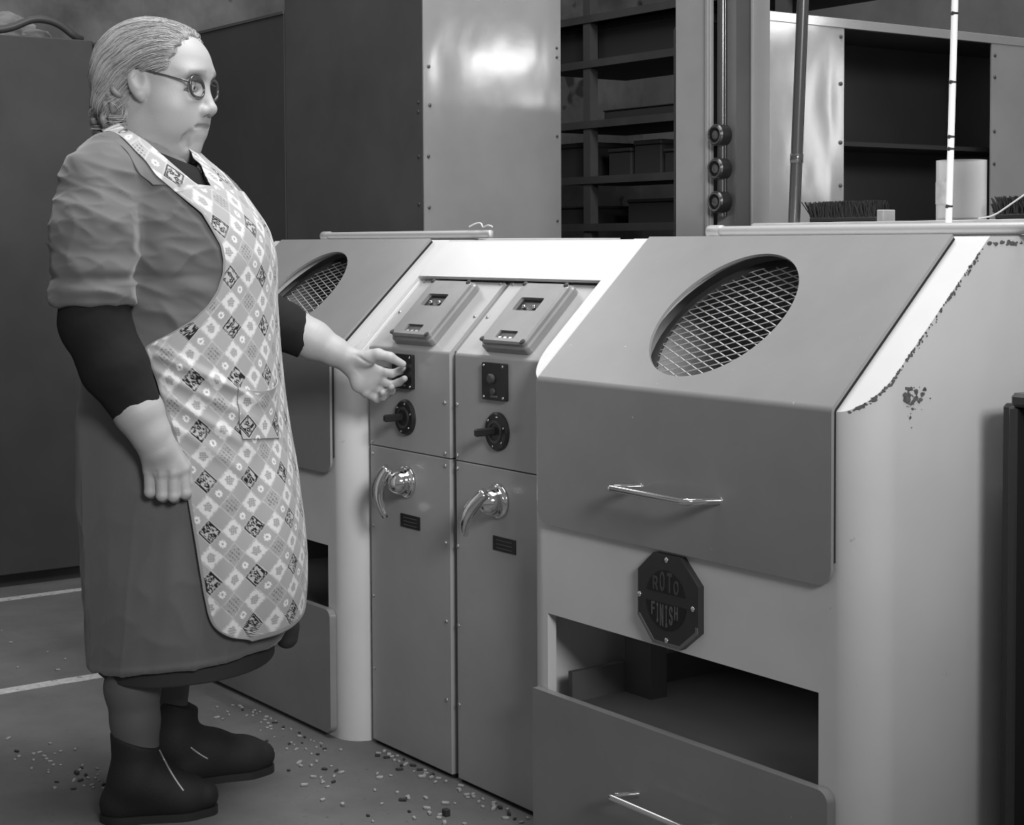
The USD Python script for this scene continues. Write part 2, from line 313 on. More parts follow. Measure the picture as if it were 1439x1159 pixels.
# ---------------------------------------------------------------- control cabinets between the machines
C45 = math.sqrt(.5)
def on_panel(m): return xf(m, [(1, 0, 0), (0, C45, C45), (0, -C45, C45)], (0, 1.955, .915))
def cabinet(label, x0, x1, first):
    t = thing('control_cabinet', label, 'control cabinet', ((x0+x1)/2, 2.2, 0), group='twin control cabinets between the machines')
    rb = .010; th = math.pi/4; tan = rb*math.tan(th/2)
    top = [(1.955, .691)]+[(1.955+rb+rb*math.cos(q), .915-tan+rb*math.sin(q)) for q in np.linspace(math.pi, math.pi/2+th, 7)]+[(1.955+.146, .915+.146), (2.14, 1.03), (2.14, .691)]
    part('upper_panel', profile_x(Polygon(top), x0, x1), 'panel_paint', t, smooth=25)
    part('lower_door', bx(x0, x1, 1.955, 2.14, .009, .6885, .0015), 'panel_paint', t)
    part('base_strip', bx(x0+.003, x1-.003, 1.963, 2.13, .0, .009), 'gap_dark', t); part('joint_strip', bx(x0+.003, x1-.003, 1.963, 2.13, .68, .70), 'gap_dark', t)
    cx = (x0+x1)/2
    # starter cover: a cast box lying on the slope
    u0 = x0+.097; u1 = u0+.150
    bodyp = rrect(u0-.004, u1+.008, .013, .190, .012); lid = rrect(u0-.001, u1+.003, .018, .186, .012)
    h1 = Manifold.hull(ext(bodyp, .014)+ext(bodyp.buffer(-.003), .018))
    h2 = Manifold.hull(ext(lid, .024).translate((0, 0, .016))+ext(lid.buffer(-.004), .028).translate((0, 0, .016)))
    h2 = h2.scale((1, 1, 1))
    win = ext(rrect(u0+.030, u0+.110, .106, .142, .005), .05).translate((0, 0, .034)); low = ext(rrect(u0+.045, u0+.108, .030, .050, .003), .05).translate((0, 0, .0385))
    cv = part('starter_cover', on_panel(h1+(h2-win-low).translate((0, 0, -.016))), 'cover_paint', t, smooth=25, label='cast starter box with two small windows')
    part('window', on_panel(ext(rrect(u0+.030, u0+.110, .106, .142, .005), .0015).translate((0, 0, .0182))), 'bakelite', cv)
    for q in (.052, .086): part('contact_screw', on_panel(lathe([(0, 0), (.0062, 0), (.005, .005), (0, .007)], (u0+q, .122, .0195), n=12)), 'chrome', cv, smooth=True)
    part('window', on_panel(ext(rrect(u0+.045, u0+.108, .030, .050, .003), .001).translate((0, 0, .0226))), 'bakelite_worn', cv)
    for q in range(3): part('terminal', on_panel(bx(u0+.052+q*.018, u0+.062+q*.018, .030, .036, .0226, .0262, .001)), 'screw_steel', cv)
    for uu in (u0+.006, u1-.004):
        for vv in (.024, .180): part('screw', on_panel(lathe([(0, 0), (.0058, 0), (.0058, .003), (.003, .0045), (0, .0045)], (uu, vv, .0265), n=10)), 'bakelite_worn', cv)
    # black switch plate
    s0, s1, sz0, sz1 = cx-.0535, cx+.0275, .828, .904
    s0 += .0; sp = part('switch_plate', front_plate(rrect(s0, s1, sz0, sz1, .004), 1.946, 1.955), 'bakelite', t, label='black switch plate with corner screws')
    part('start_button', lathe([(0, 0), (.010, 0), (.010, .006), (.008, .008), (0, .008)], (s0+.036, 1.946, .872), (0, -1, 0), 16), 'bakelite_worn', sp)
    if first: part('switch_knob', lathe([(0, 0), (.005, 0), (.005, .022), (.010, .024), (.011, .034), (.009, .037), (0, .037)], (s0+.020, 1.946, .866), (0, -1, 0), 16), 'bakelite', sp, label='black knob between her thumb and finger')
    part('stop_button', lathe([(0, 0), (.007, 0), (.007, .004), (0, .005)], (s0+.040, 1.946, .846), (0, -1, 0), 14), 'bakelite_worn', sp)
    part('name_strip', bx(s0+.030, s0+.055, 1.9453, 1.946, .834, .838), 'plate_text', sp)
    for xx in (s0+.007, s1-.007):
        for z in (sz0+.006, sz1-.006): part('screw', dome_screw((xx, 1.946, z), (0, -1, 0), .0032, .002), 'chrome', sp, smooth=True)
    # rotary switch
    rc = (cx-.0035-.006, 1.955, .764)
    rs = part('rotary_switch', lathe([(0, 0), (.040, 0), (.040, .004), (.036, .008), (0, .010)], rc, (0, -1, 0), 32), 'bakelite', t, smooth=30, label='round black rotary switch')
    part('dial_mark', lathe([(.018, .0088), (.024, .0088), (.024, .0102), (.018, .0102)], rc, (0, -1, 0), 24), 'bakelite_worn', rs)
    kx, kz = math.cos(.12), math.sin(.12)
    knob = bx(-.006, .006, -.048, 0, -.008, .008, .003)
    part('knob', xf(knob, [(1, 0, 0), (0, 1, 0), (0, 0, 1)], (rc[0]-.002, rc[1]-.008, rc[2]+.001)), 'bakelite', rs)
    for q in range(6):
        a = q*math.pi/3+.3; part('screw', dome_screw((rc[0]+.031*math.cos(a), 1.9465, rc[2]+.031*math.sin(a)), (0, -1, 0), .0026, .002), 'chrome', rs, smooth=True)
    # chromed lever handle
    hc = np.array((cx-.009, 1.955, .622))
    hd = part('door_handle', lathe([(0, 0), (.036, 0), (.036, .004), (.033, .007), (.029, .009), (.0285, .018), (.025, .030), (.018, .040), (.009, .0455), (0, .047)], hc, (0, -1, 0), 28), 'chrome', t, smooth=True, label='chromed door lever on round boss')
    a, b = ((-.012, .032), (-.010, -.078)) if first else ((.012, .022), (-.050, -.072))
    bulge = (-.044, -.012) if first else (-.030, -.02)
    P = [np.array([hc[0]+(1-t_)**2*a[0]+2*t_*(1-t_)*bulge[0]+t_*t_*b[0], hc[1]-.040-.018*math.sin(t_*2.6), hc[2]+(1-t_)**2*a[1]+2*t_*(1-t_)*bulge[1]+t_*t_*b[1]]) for t_ in np.linspace(0, 1, 16)]
    rr = [.006+.0085*math.sin(math.pi*min(1, .22+t_*.78))**.8 for t_ in np.linspace(0, 1, 16)]
    part('lever', tube(P, rr, 12), 'chrome', hd, smooth=True)
    n0 = hc[0]-.024+(.006 if not first else 0)
    npz = part('name_plate', front_plate(sbox(n0, .520, n0+.078, .549), 1.953, 1.955), 'bakelite', t, label='small black name plate under the lever')
    for q in range(3): part('text_line', bx(n0+.012, n0+.066, 1.9527, 1.953, .541-q*.008, .5425-q*.008), 'plate_text', npz)
    xs = x1-.018 if first else x0+.004+.002; sx = x0+.010
    for z in (.808, .70, .673, .507, .338, .168): part('screw', dome_screw((xs, 1.955, z), (0, -1, 0), .0048, .003), 'screw_steel', t, smooth=True)
    if first:
        for z in (.697, .670, .505, .342, .175): part('screw', dome_screw((sx, 1.955, z), (0, -1, 0), .004, .0025), 'screw_steel', t, smooth=True)
    for uu in (x0+.012, x1-.012):
        for v in (.106, .203): part('screw', on_panel(dome_screw((uu, v, 0), (0, 0, 1), .0045, .003)), 'screw_steel', t, smooth=True)
cabinet('left of two grey control cabinets, the one whose switch the woman touches', -3.257, -2.930, True)
cabinet('right of two grey control cabinets, beside the nearest finishing machine', -2.907, -2.580, False)
gp = thing('cabinet_filler', 'dark recessed strip between the two grey control cabinets', 'filler strip', (-2.918, 2.0, 0))
part('strip', bx(-2.930, -2.907, 1.972, 2.10, 0, .90), 'gap_dark', gp)
part('slope_strip', on_panel(bx(-2.9295, -2.9075, .012, .215, -.016, -.007)), 'cover_paint', gp)
cw = thing('top_cowl', 'white enamelled sloping cowl above the two control cabinets', 'cowl', (-2.92, 2.3, 1.05))
part('slope_sheet', profile_x(Polygon([(2.100, 1.066), (2.094, 1.072), (2.172, 1.150), (2.182, 1.154), (2.70, 1.154), (2.70, 1.05), (2.17, 1.05), (2.135, 1.068)]), -3.262, -2.580), 'casing_paint', cw)
part('edge_strip', on_panel(bx(-3.264, -3.258, -.02, .20, -.01, .006, .001)), 'casing_paint', cw)
part('seam_plate', on_panel(bx(-2.99, -2.585, .213, .2165, 0, .0065)), 'gap_dark', cw)

# string on the left pipe
sp_ = [np.array((-3.29+.10*t+.010*math.sin(8*t), 2.255+.01*math.sin(5*t), 1.1825+.010*math.sin(3.1*t+.4)*(1-t)+.006*abs(math.sin(9*t)))) for t in np.linspace(0, 1, 40)]
st = solo('string', tube(sp_, .0018, 6), 'string', 'thin frayed string lying on the pipe atop the left machine', 'string')

# ---------------------------------------------------------------- behind the machines
# dark lockers with a bright galvanised end
def sheet(x, y0, y1, z0, z1, seed, t=.004):
    """sheet metal facing +x with soft dents, fixed along its edges"""
    ny, nz = 50, 160; Y, Z = np.meshgrid(np.linspace(y0, y1, ny), np.linspace(z0, z1, nz), indexing='ij')
    e = np.minimum(np.minimum(Y-y0, y1-Y)/.05, 1); d = (meshkit.fbm(np.stack([Y*7, Z*4, Y*0+seed*3.7], -1), 3)-.5)*.0018*e
    d = d+.0010*np.sin((Z-1.2)*9+seed)*e*np.exp(-((Y-(y0+.07 if seed == 1 else y1-.05))/.05)**2)
    P = np.stack([x+np.minimum(d-.0015, 0.0), Y, Z], -1).reshape(-1, 3); Q = P*[0, 1, 1]+[x-t-.006, 0, 0]
    i, j = np.meshgrid(np.arange(ny-1), np.arange(nz-1), indexing='ij'); k = (i*nz+j).ravel(); f = np.vstack([np.c_[k, k+nz, k+nz+1], np.c_[k, k+nz+1, k+1]]); n = ny*nz
    r = np.concatenate([np.arange(ny)*nz, (ny-1)*nz+np.arange(1, nz), np.arange(ny-2, -1, -1)*nz+nz-1, np.arange(nz-2, 0, -1)]); rn = np.roll(r, -1)
    return trimesh.Trimesh(np.vstack([P, Q]), np.vstack([f, f[:, ::-1]+n, np.c_[r, r+n, rn+n], np.c_[r, rn+n, rn]]), process=False)
lk = thing('steel_locker', 'tall dark steel locker with bright galvanised end panel, behind the cabinets', 'locker', (-4.9, 3.15, 0))
XE = -4.406
part('front_door', bx(-5.315, XE-.004, 2.85, 2.868, .05, 2.45, .003), 'locker_dark', lk)
part('end_panel', sheet(XE, 2.85, 3.393, 0, 2.45, 1), 'galvanised', lk, label='bright galvanised end panel')
part('carcass', bx(-5.315, XE-.004, 2.868, 3.393, 0, 2.45), 'locker_darker', lk)
for z in (1.18, 1.26, 1.42, 1.58, 1.70): part('screw', dome_screw((XE, 2.866+.004*(z*10 % 2), z), (1, 0, 0), .006, .003), 'locker_dark', lk, smooth=True)
for z in (1.22, 1.50, 1.76, 1.79): part('screw', dome_screw((XE, 3.376, z), (1, 0, 0), .005, .003), 'locker_dark', lk, smooth=True)
for z in (1.27, 1.42, 1.56, 1.59): part('screw', dome_screw((XE-.03, 2.85, z), (0, -1, 0), .006, .003), 'locker_darker', lk, smooth=True)
l2 = thing('steel_locker', 'lower dark steel locker between the whitewashed wall and the taller locker', 'locker', (-5.8, 3.15, 0))
part('front_door', bx(-6.22, -5.319, 2.85, 2.868, .05, 1.97, .003), 'locker_darker', l2)
part('carcass', bx(-6.22, -5.319, 2.868, 3.393, 0, 1.965), 'locker_darker', l2)
part('top_trim', bx(-6.22, -5.319, 2.845, 3.395, 1.965, 1.975), 'locker_dark', l2)

# storage rack seen between locker and column
rk = thing('storage_rack', 'dark open storage rack with four shelves, seen behind the column', 'rack', (-4.9, 4.5, 0))
for x in (-5.62, -5.285, -4.60, -4.2): part('upright', bx(x-.022, x+.022, 4.2, 4.24, 0, 2.6), 'locker_darker', rk)
for i, z in enumerate((1.215, 1.405, 1.628, 1.87, 2.05)):
    part('shelf', bx(-5.7, -4.1, 4.21, 4.75, z-.012, z), 'rack_steel', rk)
    part('shelf_lip', bx(-5.7, -4.1, 4.195, 4.21, z-.024, z+.006), 'rack_steel', rk)
def cart(x0, x1, z, h, lab, y0=4.26):
    c = thing('storage_box', lab, 'box', ((x0+x1)/2, y0+.15, z))
    part('carton', bx(x0, x1, y0, y0+.3, z, z+h*.86, .004), 'carton_dark', c); part('lid', bx(x0-.004, x1+.004, y0-.004, y0+.304, z+h*.86, z+h, .004), 'carton_dark', c)
cart(-5.22, -5.08, 1.405, .115, 'small dark box on the rack beside the upright, third shelf up')
cart(-5.06, -4.90, 1.405, .14, 'taller dark box in the middle of the rack shelf')
cart(-4.88, -4.64, 1.405, .10, 'long low dark box at the right of the rack shelf')
cart(-5.60, -5.34, 1.405, .15, 'dark box left of the rack upright')
cart(-5.10, -4.62, 1.215, .10, 'wide dark box on the lowest visible rack shelf')
cart(-5.60, -5.33, 1.215, .08, 'low dark box left of the upright on the lowest visible shelf')
cart(-5.25, -4.65, 1.628, .05, 'flat dark box on the upper rack shelf')
cart(-5.6, -4.65, 1.87, .16, 'long dark box on the top rack shelf')

# steel column with push buttons
cl = thing('steel_column', 'grey steel channel column rising behind the control cabinets', 'column', (-3.07, 2.9, 0))
part('flange', bx(-3.222, -3.090, 2.85, 2.862, 0, 2.6, .002), 'column_paint', cl)
part('lip', bx(-3.102, -3.092, 2.842, 2.85, 0, 2.6, .001), 'column_paint', cl)
part('web', bx(-3.092, -3.000, 2.875, 2.885, 0, 2.6), 'column_paint', cl)
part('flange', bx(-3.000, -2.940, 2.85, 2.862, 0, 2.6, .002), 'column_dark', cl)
part('lip', bx(-2.940, -2.932, 2.842, 2.90, 0, 2.6, .001), 'column_paint', cl)
bs = thing('button_station', 'vertical conduit with three round black push buttons on the steel column', 'push button station', (-3.055, 2.85, 1.2))
part('conduit', cat_(tube([(-3.060, 2.862, 1.21), (-3.060, 2.862, 2.55)], .0125, 12), tube([(-3.045, 2.858, 1.21), (-3.045, 2.858, 2.55)], .0035, 8)), 'pipe_dark', bs, smooth=True)
for z in (1.411, 1.328, 1.246):
    b = part('push_button', lathe([(0, 0), (.027, 0), (.027, .030), (.024, .034), (.019, .035), (.019, .028), (.0, .028)], (-3.052, 2.862, z), (0, -1, 0), 28), 'bakelite', bs, smooth=30)
    part('bezel', lathe([(.0195, .034), (.0225, .034), (.0225, .0362), (.0195, .0362), (.0195, .034)], (-3.052, 2.862, z), (0, -1, 0), 24), 'screw_steel', b)
    part('cap', lathe([(0, .028), (.012, .028), (.011, .033), (.004, .0345), (0, .0345)], (-3.052, 2.862, z), (0, -1, 0), 20), 'bakelite_worn', b)

# storage bay of bright sheet metal
bay = thing('metal_bay', 'bright sheet metal storage bay with dark open front, behind the nearest machine', 'storage bay', (-3.13, 3.6, 0))
XB = -2.98
part('front_panel', sheet(XB, 2.90, 3.213, 0, 1.71, 2), 'galvanised', bay, label='bright galvanised front panel')
part('top_rail', bx(XB-.012, XB+.002, 2.90, 4.4, 1.692, 1.716, .001), 'galvanised', bay)
part('post', bx(XB-.004, XB, 3.80, 4.4, 0, 1.70), 'galvanised', bay)
part('back_sheet', bx(XB-.305, XB-.300, 2.9, 4.4, 0, 1.70), 'locker_darker', bay)
part('roof_sheet', bx(XB-.300, XB-.012, 2.9, 4.4, 1.700, 1.704), 'locker_darker', bay)
for z in (1.18, 1.4): part('inner_shelf', bx(XB-.300, XB-.10, 3.0, 4.3, z, z+.012), 'inside_dark', bay)
for z in (1.30, 1.41, 1.56, 1.68): part('screw', dome_screw((XB, 3.20, z-.01), (1, 0, 0), .0055, .003), 'locker_dark', bay, smooth=True)
for z in (1.23, 1.36, 1.45, 1.6, 1.66): part('screw', dome_screw((XB, 3.815, z), (1, 0, 0), .0055, .003), 'locker_dark', bay, smooth=True)

# ledge behind the near machine and what stands on it
ld = thing('machine_ledge', 'pale sheet metal ledge running behind the nearest machine top', 'ledge', (-2.1, 2.83, 1.10))
part('ledge_top', bx(-2.80, -1.70, 2.715, 2.95, 1.180, 1.1895, .001), 'ledge_paint', ld)
part('ledge_front', bx(-2.80, -1.70, 2.71, 2.716, 0, 1.188), 'ledge_paint', ld)
sp2 = thing('standpipe', 'slim dark vertical pipe rising beside the steel column', 'pipe', (-2.79, 2.735, 1.19))
part('pipe', tube([(-2.688, 2.735, 1.19), (-2.620, 2.735, 2.5)], .0135, 14), 'pipe_dark', sp2, smooth=True)
part('coupling', tube([(-2.6810, 2.735, 1.325), (-2.6800, 2.735, 1.345)], .0148, 14), 'pipe_dark', sp2, smooth=True)
rod = thing('marked_rod', 'white rod with black bands standing in front of the glass jar', 'rod', (-2.09, 2.66, 1.16))
ra, rbv = np.array((-2.188, 2.66, 1.1545)), np.array((-2.160, 2.66, 2.2))
part('stick', tube([ra, rbv], .0068, 14), 'rod_white', rod, smooth=True)
for z in (1.216, 1.330, 1.354, 1.462, 1.597): k = (z-ra[2])/(rbv[2]-ra[2]); P = ra+(rbv-ra)*k; part('band', tube([P-(.001, 0, .0035), P+(.001, 0, .0035)], .0071, 14), 'rod_band', rod)
jr = thing('glass_jar', 'straight sided glass jar with paper label behind the banded rod', 'jar', (-2.27, 2.80, 1.1895))
jc = (-2.270, 2.80, 1.1895); JR = .0515; JH = .125
part('glass', lathe([(0, 0), (JR, 0), (JR, JH), (JR-.004, JH), (JR-.004, .006), (0, .006)], jc, n=40), 'jar_glass', jr, smooth=30)
lab = []
for a in np.linspace(-2.46, -1.35, 14): lab.append((math.cos(a), math.sin(a)))
V, Fq = [], []
for i, (c_, s_) in enumerate(lab):
    for z in (.034, .080): V += [(jc[0]+c_*(JR+.0006), jc[1]+s_*(JR+.0006), jc[2]+z), (jc[0]+c_*(JR+.0002), jc[1]+s_*(JR+.0002), jc[2]+z)]
for i in range(13):
    a = i*4; b = a+4; Fq += [(a, b, b+2), (a, b+2, a+2), (a+1, b+3, b+1), (a+1, a+3, b+3)]
part('paper_label', trimesh.Trimesh(V, Fq, process=False), 'paper_label', jr)
def brush(lab, x0, x1, y, z, nb, hh, end):
    b = thing('scrubbing_brush', lab, 'brush', ((x0+x1)/2, y, z))
    part('block', bx(x0, x1, y-.02, y+.02, z, z+.012, .003), 'bristle', b)
    if end: part('handle_end', bx(x1, x1+.020, y-.02, y+.02, z, z+.026, .002), 'wood_grey', b)
    rb_ = random.Random(int(nb)); ts = []
    for i in range(nb):
        x = rb_.uniform(x0, x1-.004); yy = y+rb_.uniform(-.018, .018); L = hh*rb_.uniform(.7, 1.05); dx = rb_.gauss(0, .006)-(.010 if x < x0+.02 else 0)
        ts.append(tube([(x, yy, z+.010), (x+dx, yy+rb_.gauss(0, .003), z+L)], .0014, 4, False))
    part('bristles', cat_(*ts), 'bristle', b, kind='stuff')
brush('dark bristled brush lying on the ledge left of the glass jar', -2.686, -2.484, 2.80, 1.1895, 1700, .046, True)
brush('dark brush on the ledge at the right edge, with a loose wire', -2.170, -2.01, 2.80, 1.1895, 700, .046, False)
solo('loose_wire', tube(fillet([(-2.205, 2.775, 1.1925), (-2.165, 2.772, 1.197), (-2.09, 2.77, 1.238)], .02), .0018, 6), 'string', 'thin pale wire leaning on the brush at the right edge', 'wire')

# dark bin at the right edge
bn = thing('dark_bin', 'black steel bin standing against the machine side at the right edge', 'bin', (-1.4, 2.4, 0))
part('side_wall', bx(-1.662, -1.20, 2.149, 2.65, .0, .893, .006), 'bin_dark', bn)
part('rim', bx(-1.615, -1.19, 2.108, 2.66, .893, .915, .006), 'bin_dark', bn)
part('front_rib', bx(-1.620, -1.604, 2.112, 2.150, .0, .893, .003), 'bin_dark', bn)

# dark cabinet at left, hose and cloth on it
dc = thing('dark_cabinet', 'wide dark steel cabinet at the left edge behind the woman', 'cabinet', (-5.75, 1.4, 0))
part('door', bx(-5.478, -5.465, .4, 2.195, .045, 1.842, .003), 'cabinet_dark', dc)
part('carcass', bx(-6.0, -5.478, .4, 2.232, .045, 1.838), 'cabinet_dark', dc)
part('plinth', bx(-5.95, -5.50, .42, 2.21, 0, .045), 'locker_darker', dc)
part('corner_strip', bx(-5.476, -5.466, 2.199, 2.232, .045, 1.834, .002), 'cabinet_dark', dc)
hp = fillet([(-5.60, 1.50, 1.875), (-5.55, 1.75, 1.862), (-5.54, 1.92, 1.864), (-5.54, 2.02, 1.915), (-5.54, 2.10, 1.905), (-5.54, 2.16, 1.862), (-5.56, 2.19, 1.856)], .06, 8)
solo('rubber_hose', tube(hp, .013, 12), 'hose_rubber', 'black rubber hose looped over rags on the dark cabinet top', 'hose', smooth=True)
def blob(c, rad, sd, amp=.25):
    m = trimesh.creation.icosphere(4); v = m.vertices.copy(); d = meshkit.fbm(v*1.7+sd+9)-.5
    v = v*(1+amp*np.asarray(d)[:, None]*2)*rad; v[:, 2] = np.maximum(v[:, 2], -rad[2]*.55); v[:, 2] -= v[:, 2].min(); return trimesh.Trimesh(v+c, m.faces, process=False)
solo('rag', blob((-5.775, 2.0, 1.8425), np.array([.075, .10, .075]), 3.1, .4), 'cloth_grey', 'crumpled grey rag on the dark cabinet, left of the hose loop', 'rag', smooth=True)
solo('rag', blob((-5.63, 2.055, 1.8425), np.array([.05, .055, .030]), 9.4, .15), 'cloth_grey', 'small pale rag under the hose loop on the dark cabinet', 'rag', smooth=True)
solo('caster', lathe([(0, 0), (.018, 0), (.020, .01), (.014, .022), (0, .024)], (-4.63, 1.495, 0.0), n=16), 'screw_steel', 'small metal foot on the floor at the left edge', 'caster', smooth=True)

# ---------------------------------------------------------------- the woman: local axes a = along the picture, b = away from the viewer, z up
RH = np.array([math.sin(YAW), -math.cos(YAW), 0]); FH = np.array([math.cos(YAW), math.sin(YAW), 0]); D0 = 3.405
A0 = (215-719.5)*D0/F_PX
def at(px, py, b):
    """a point of the photograph at depth D0 + b, in the woman's own axes"""
    d = CF + CR*(px-W/2)/F_PX - CU*(py-PPY)/F_PX; t = (D0+b)/(d@FH); P = EYE+d*t
    return np.array([P@RH-A0, b, P[2]])
def pix(P):
    P = np.asarray(P, float); Wd = P[..., :1]*RH+A0*RH+(P[..., 1:2]+D0)*FH+P[..., 2:]*np.array([0, 0, 1.0])-EYE
    w = Wd@CF; return W/2+F_PX*(Wd@CR)/w, PPY-F_PX*(Wd@CU)/w
def smin(a, b, k):
    h = np.maximum(k-np.abs(a-b), 0)/k; return np.minimum(a, b)-h*h*k*.25
class Vol:
    def __init__(s, lo, hi, h):
        s.lo, s.h = np.array(lo, float), h; s.n = np.ceil((np.array(hi)-s.lo)/h).astype(int)+1
        s.D = np.full(s.n, .2, np.float32); s.pad = 1.0
    def _sub(s, lo, hi, pad):
        i0 = np.clip(np.floor((np.array(lo)-pad-s.lo)/s.h).astype(int), 0, s.n); i1 = np.clip(np.ceil((np.array(hi)+pad-s.lo)/s.h).astype(int)+1, 0, s.n)
        sl = tuple(slice(a, b) for a, b in zip(i0, i1)); g = np.ogrid[sl]
        return sl, [s.lo[k]+g[k]*s.h for k in range(3)]
    def add(s, fn, lo, hi, k=.01, op='add'):
        sl, X = s._sub(lo, hi, k*2.2+.012+3*s.h); d = fn(*X).astype(np.float32); c = s.D[sl]
        if c.size == 0: return
        s.D[sl] = smin(c, d, k) if op == 'add' else -smin(-c, d, k) if op == 'sub' else -smin(-c, -d, k)
    def cone(s, p, q, r0, r1, k=.01, op='add'):
        p, q = np.array(p, float), np.array(q, float); e = q-p; ee = max(e@e, 1e-12)
        def fn(x, y, z):
            t = np.clip(((x-p[0])*e[0]+(y-p[1])*e[1]+(z-p[2])*e[2])/ee, 0, 1)
            return np.sqrt((x-p[0]-t*e[0])**2+(y-p[1]-t*e[1])**2+(z-p[2]-t*e[2])**2)-(r0+(r1-r0)*t)
        m = max(r0, r1); s.add(fn, np.minimum(p, q)-m, np.maximum(p, q)+m, k, op)
    def chain(s, pts, rs, k=.01):
        for i in range(len(pts)-1): s.cone(pts[i], pts[i+1], rs[i], rs[i+1], k)
    def ell(s, c, rad, k=.01, op='add', rot=None):
        c, rad = np.array(c, float), np.array(rad, float); Q = np.eye(3) if rot is None else np.array(rot, float)
        def fn(x, y, z):
            d = [x-c[0], y-c[1], z-c[2]]; q = [Q[i][0]*d[0]+Q[i][1]*d[1]+Q[i][2]*d[2] for i in range(3)]
            k0 = np.sqrt(sum((q[i]/rad[i])**2 for i in range(3))); k1 = np.sqrt(sum((q[i]/rad[i]**2)**2 for i in range(3)))
            return k0*(k0-1)/np.maximum(k1, 1e-6)
        m = rad.max(); s.add(fn, c-m, c+m, k, op)
    def at(s, P):
        q = (np.asarray(P)-s.lo)/s.h; i = np.clip(np.floor(q).astype(int), 0, s.n-2); t = np.clip(q-i, 0, 1); o = 0
        for a, b, c in np.ndindex(2, 2, 2):
            w = (t[:, 0] if a else 1-t[:, 0])*(t[:, 1] if b else 1-t[:, 1])*(t[:, 2] if c else 1-t[:, 2])
            o = o+w*s.D[i[:, 0]+a, i[:, 1]+b, i[:, 2]+c]
        return o
    def grad(s, P, e=.003):
        g = np.stack([s.at(P+np.eye(3)[k]*e)-s.at(P-np.eye(3)[k]*e) for k in range(3)], 1); return g/(np.linalg.norm(g, axis=1, keepdims=True)+1e-9)
    def mesh(s):
        D = s.D; n = s.n
        for ax in range(3):
            for e in (0, -1): w = np.moveaxis(D, ax, 0); w[e] = np.maximum(w[e], 1e-3)
        for _ in range(12):                            # no checkerboard faces: they would pinch the surface
            B = D < 0; bad = 0
            for ax in range(3):
                o = [k for k in range(3) if k != ax]; S = lambda u, v: tuple(slice(None) if k == ax else slice(u, n[k]-1+u) if k == o[0] else slice(v, n[k]-1+v) for k in range(3))
                a, b_, c, d = B[S(0, 0)], B[S(1, 0)], B[S(0, 1)], B[S(1, 1)]; m1 = a & d & ~b_ & ~c; m2 = ~a & ~d & b_ & c
                for msk, pos in ((m1, (1, 0)), (m2, (0, 0))):
                    if msk.any(): bad += 1; w = D[S(*pos)]; w[msk] = -1e-5
            if not bad: break
        B = D < 0
        cnt = np.zeros(n-1, np.int8)
        for a, b, c in np.ndindex(2, 2, 2): cnt += B[a:n[0]-1+a, b:n[1]-1+b, c:n[2]-1+c]
        act = (cnt > 0) & (cnt < 8); idx = np.full(n-1, -1, np.int64); ii = np.argwhere(act); idx[act] = np.arange(len(ii))
        acc = np.zeros((len(ii), 3)); num = np.zeros(len(ii))
        for ax in range(3):
            o = [k for k in range(3) if k != ax]
            for u, v in np.ndindex(2, 2):
                p = ii.copy(); p[:, o[0]] += u; p[:, o[1]] += v; q = p.copy(); q[:, ax] += 1
                d0, d1 = D[tuple(p.T)], D[tuple(q.T)]; cr = (d0 < 0) != (d1 < 0); t = d0/np.where(cr, d0-d1, 1)
                w = p.astype(float); w[:, ax] += t; acc[cr] += w[cr]; num[cr] += 1
        V = s.lo+acc/num[:, None]*s.h; Fs = []
        for ax in range(3):
            o = [k for k in range(3) if k != ax]
            a = np.moveaxis(B, ax, 0); ch = a[:-1] != a[1:]; ch = np.moveaxis(ch, 0, ax)
            e = np.argwhere(ch); e = e[(e[:, o[0]] > 0) & (e[:, o[1]] > 0) & (e[:, o[0]] < n[o[0]]-1) & (e[:, o[1]] < n[o[1]]-1)]
            q = []
            for u, v in ((0, 0), (1, 0), (1, 1), (0, 1)):
                p = e.copy(); p[:, o[0]] -= u; p[:, o[1]] -= v; q.append(idx[tuple(p.T)])
            q = np.stack(q, 1); ins = B[tuple(e.T)]; flip = ins if ax != 1 else ~ins
            q = np.where(flip[:, None], q, q[:, ::-1]); Fs += [q[:, [0, 1, 2]], q[:, [0, 2, 3]]]
        return trimesh.Trimesh(V, np.vstack(Fs), process=False)
def vnorm(m):
    v, f = np.asarray(m.vertices), np.asarray(m.faces); n = np.zeros_like(v); c = np.cross(v[f[:, 1]]-v[f[:, 0]], v[f[:, 2]]-v[f[:, 0]])
    for k in range(3): np.add.at(n, f[:, k], c)
    return n/(np.linalg.norm(n, axis=1, keepdims=True)+1e-12)
def relax(m, it=3): return trimesh.smoothing.filter_taubin(m, lamb=.5, nu=.52, iterations=it)
def sm(x, a, b): t = np.clip((x-a)/(b-a), 0, 1); return t*t*(3-2*t)

wpath = numbered('/World/woman'); wx = UsdGeom.Xform.Define(stage, wpath)
G = RH*A0+FH*D0; wx.AddTranslateOp().Set(Gf.Vec3d(*G.tolist())); wx.AddRotateZOp().Set(math.degrees(YAW)-90)
tag(wx.GetPrim(), 'grey-haired woman in spectacles, dark coat and printed apron, reaching for the switch', 'person')
WM = Node(wpath, (0, 0, 0))

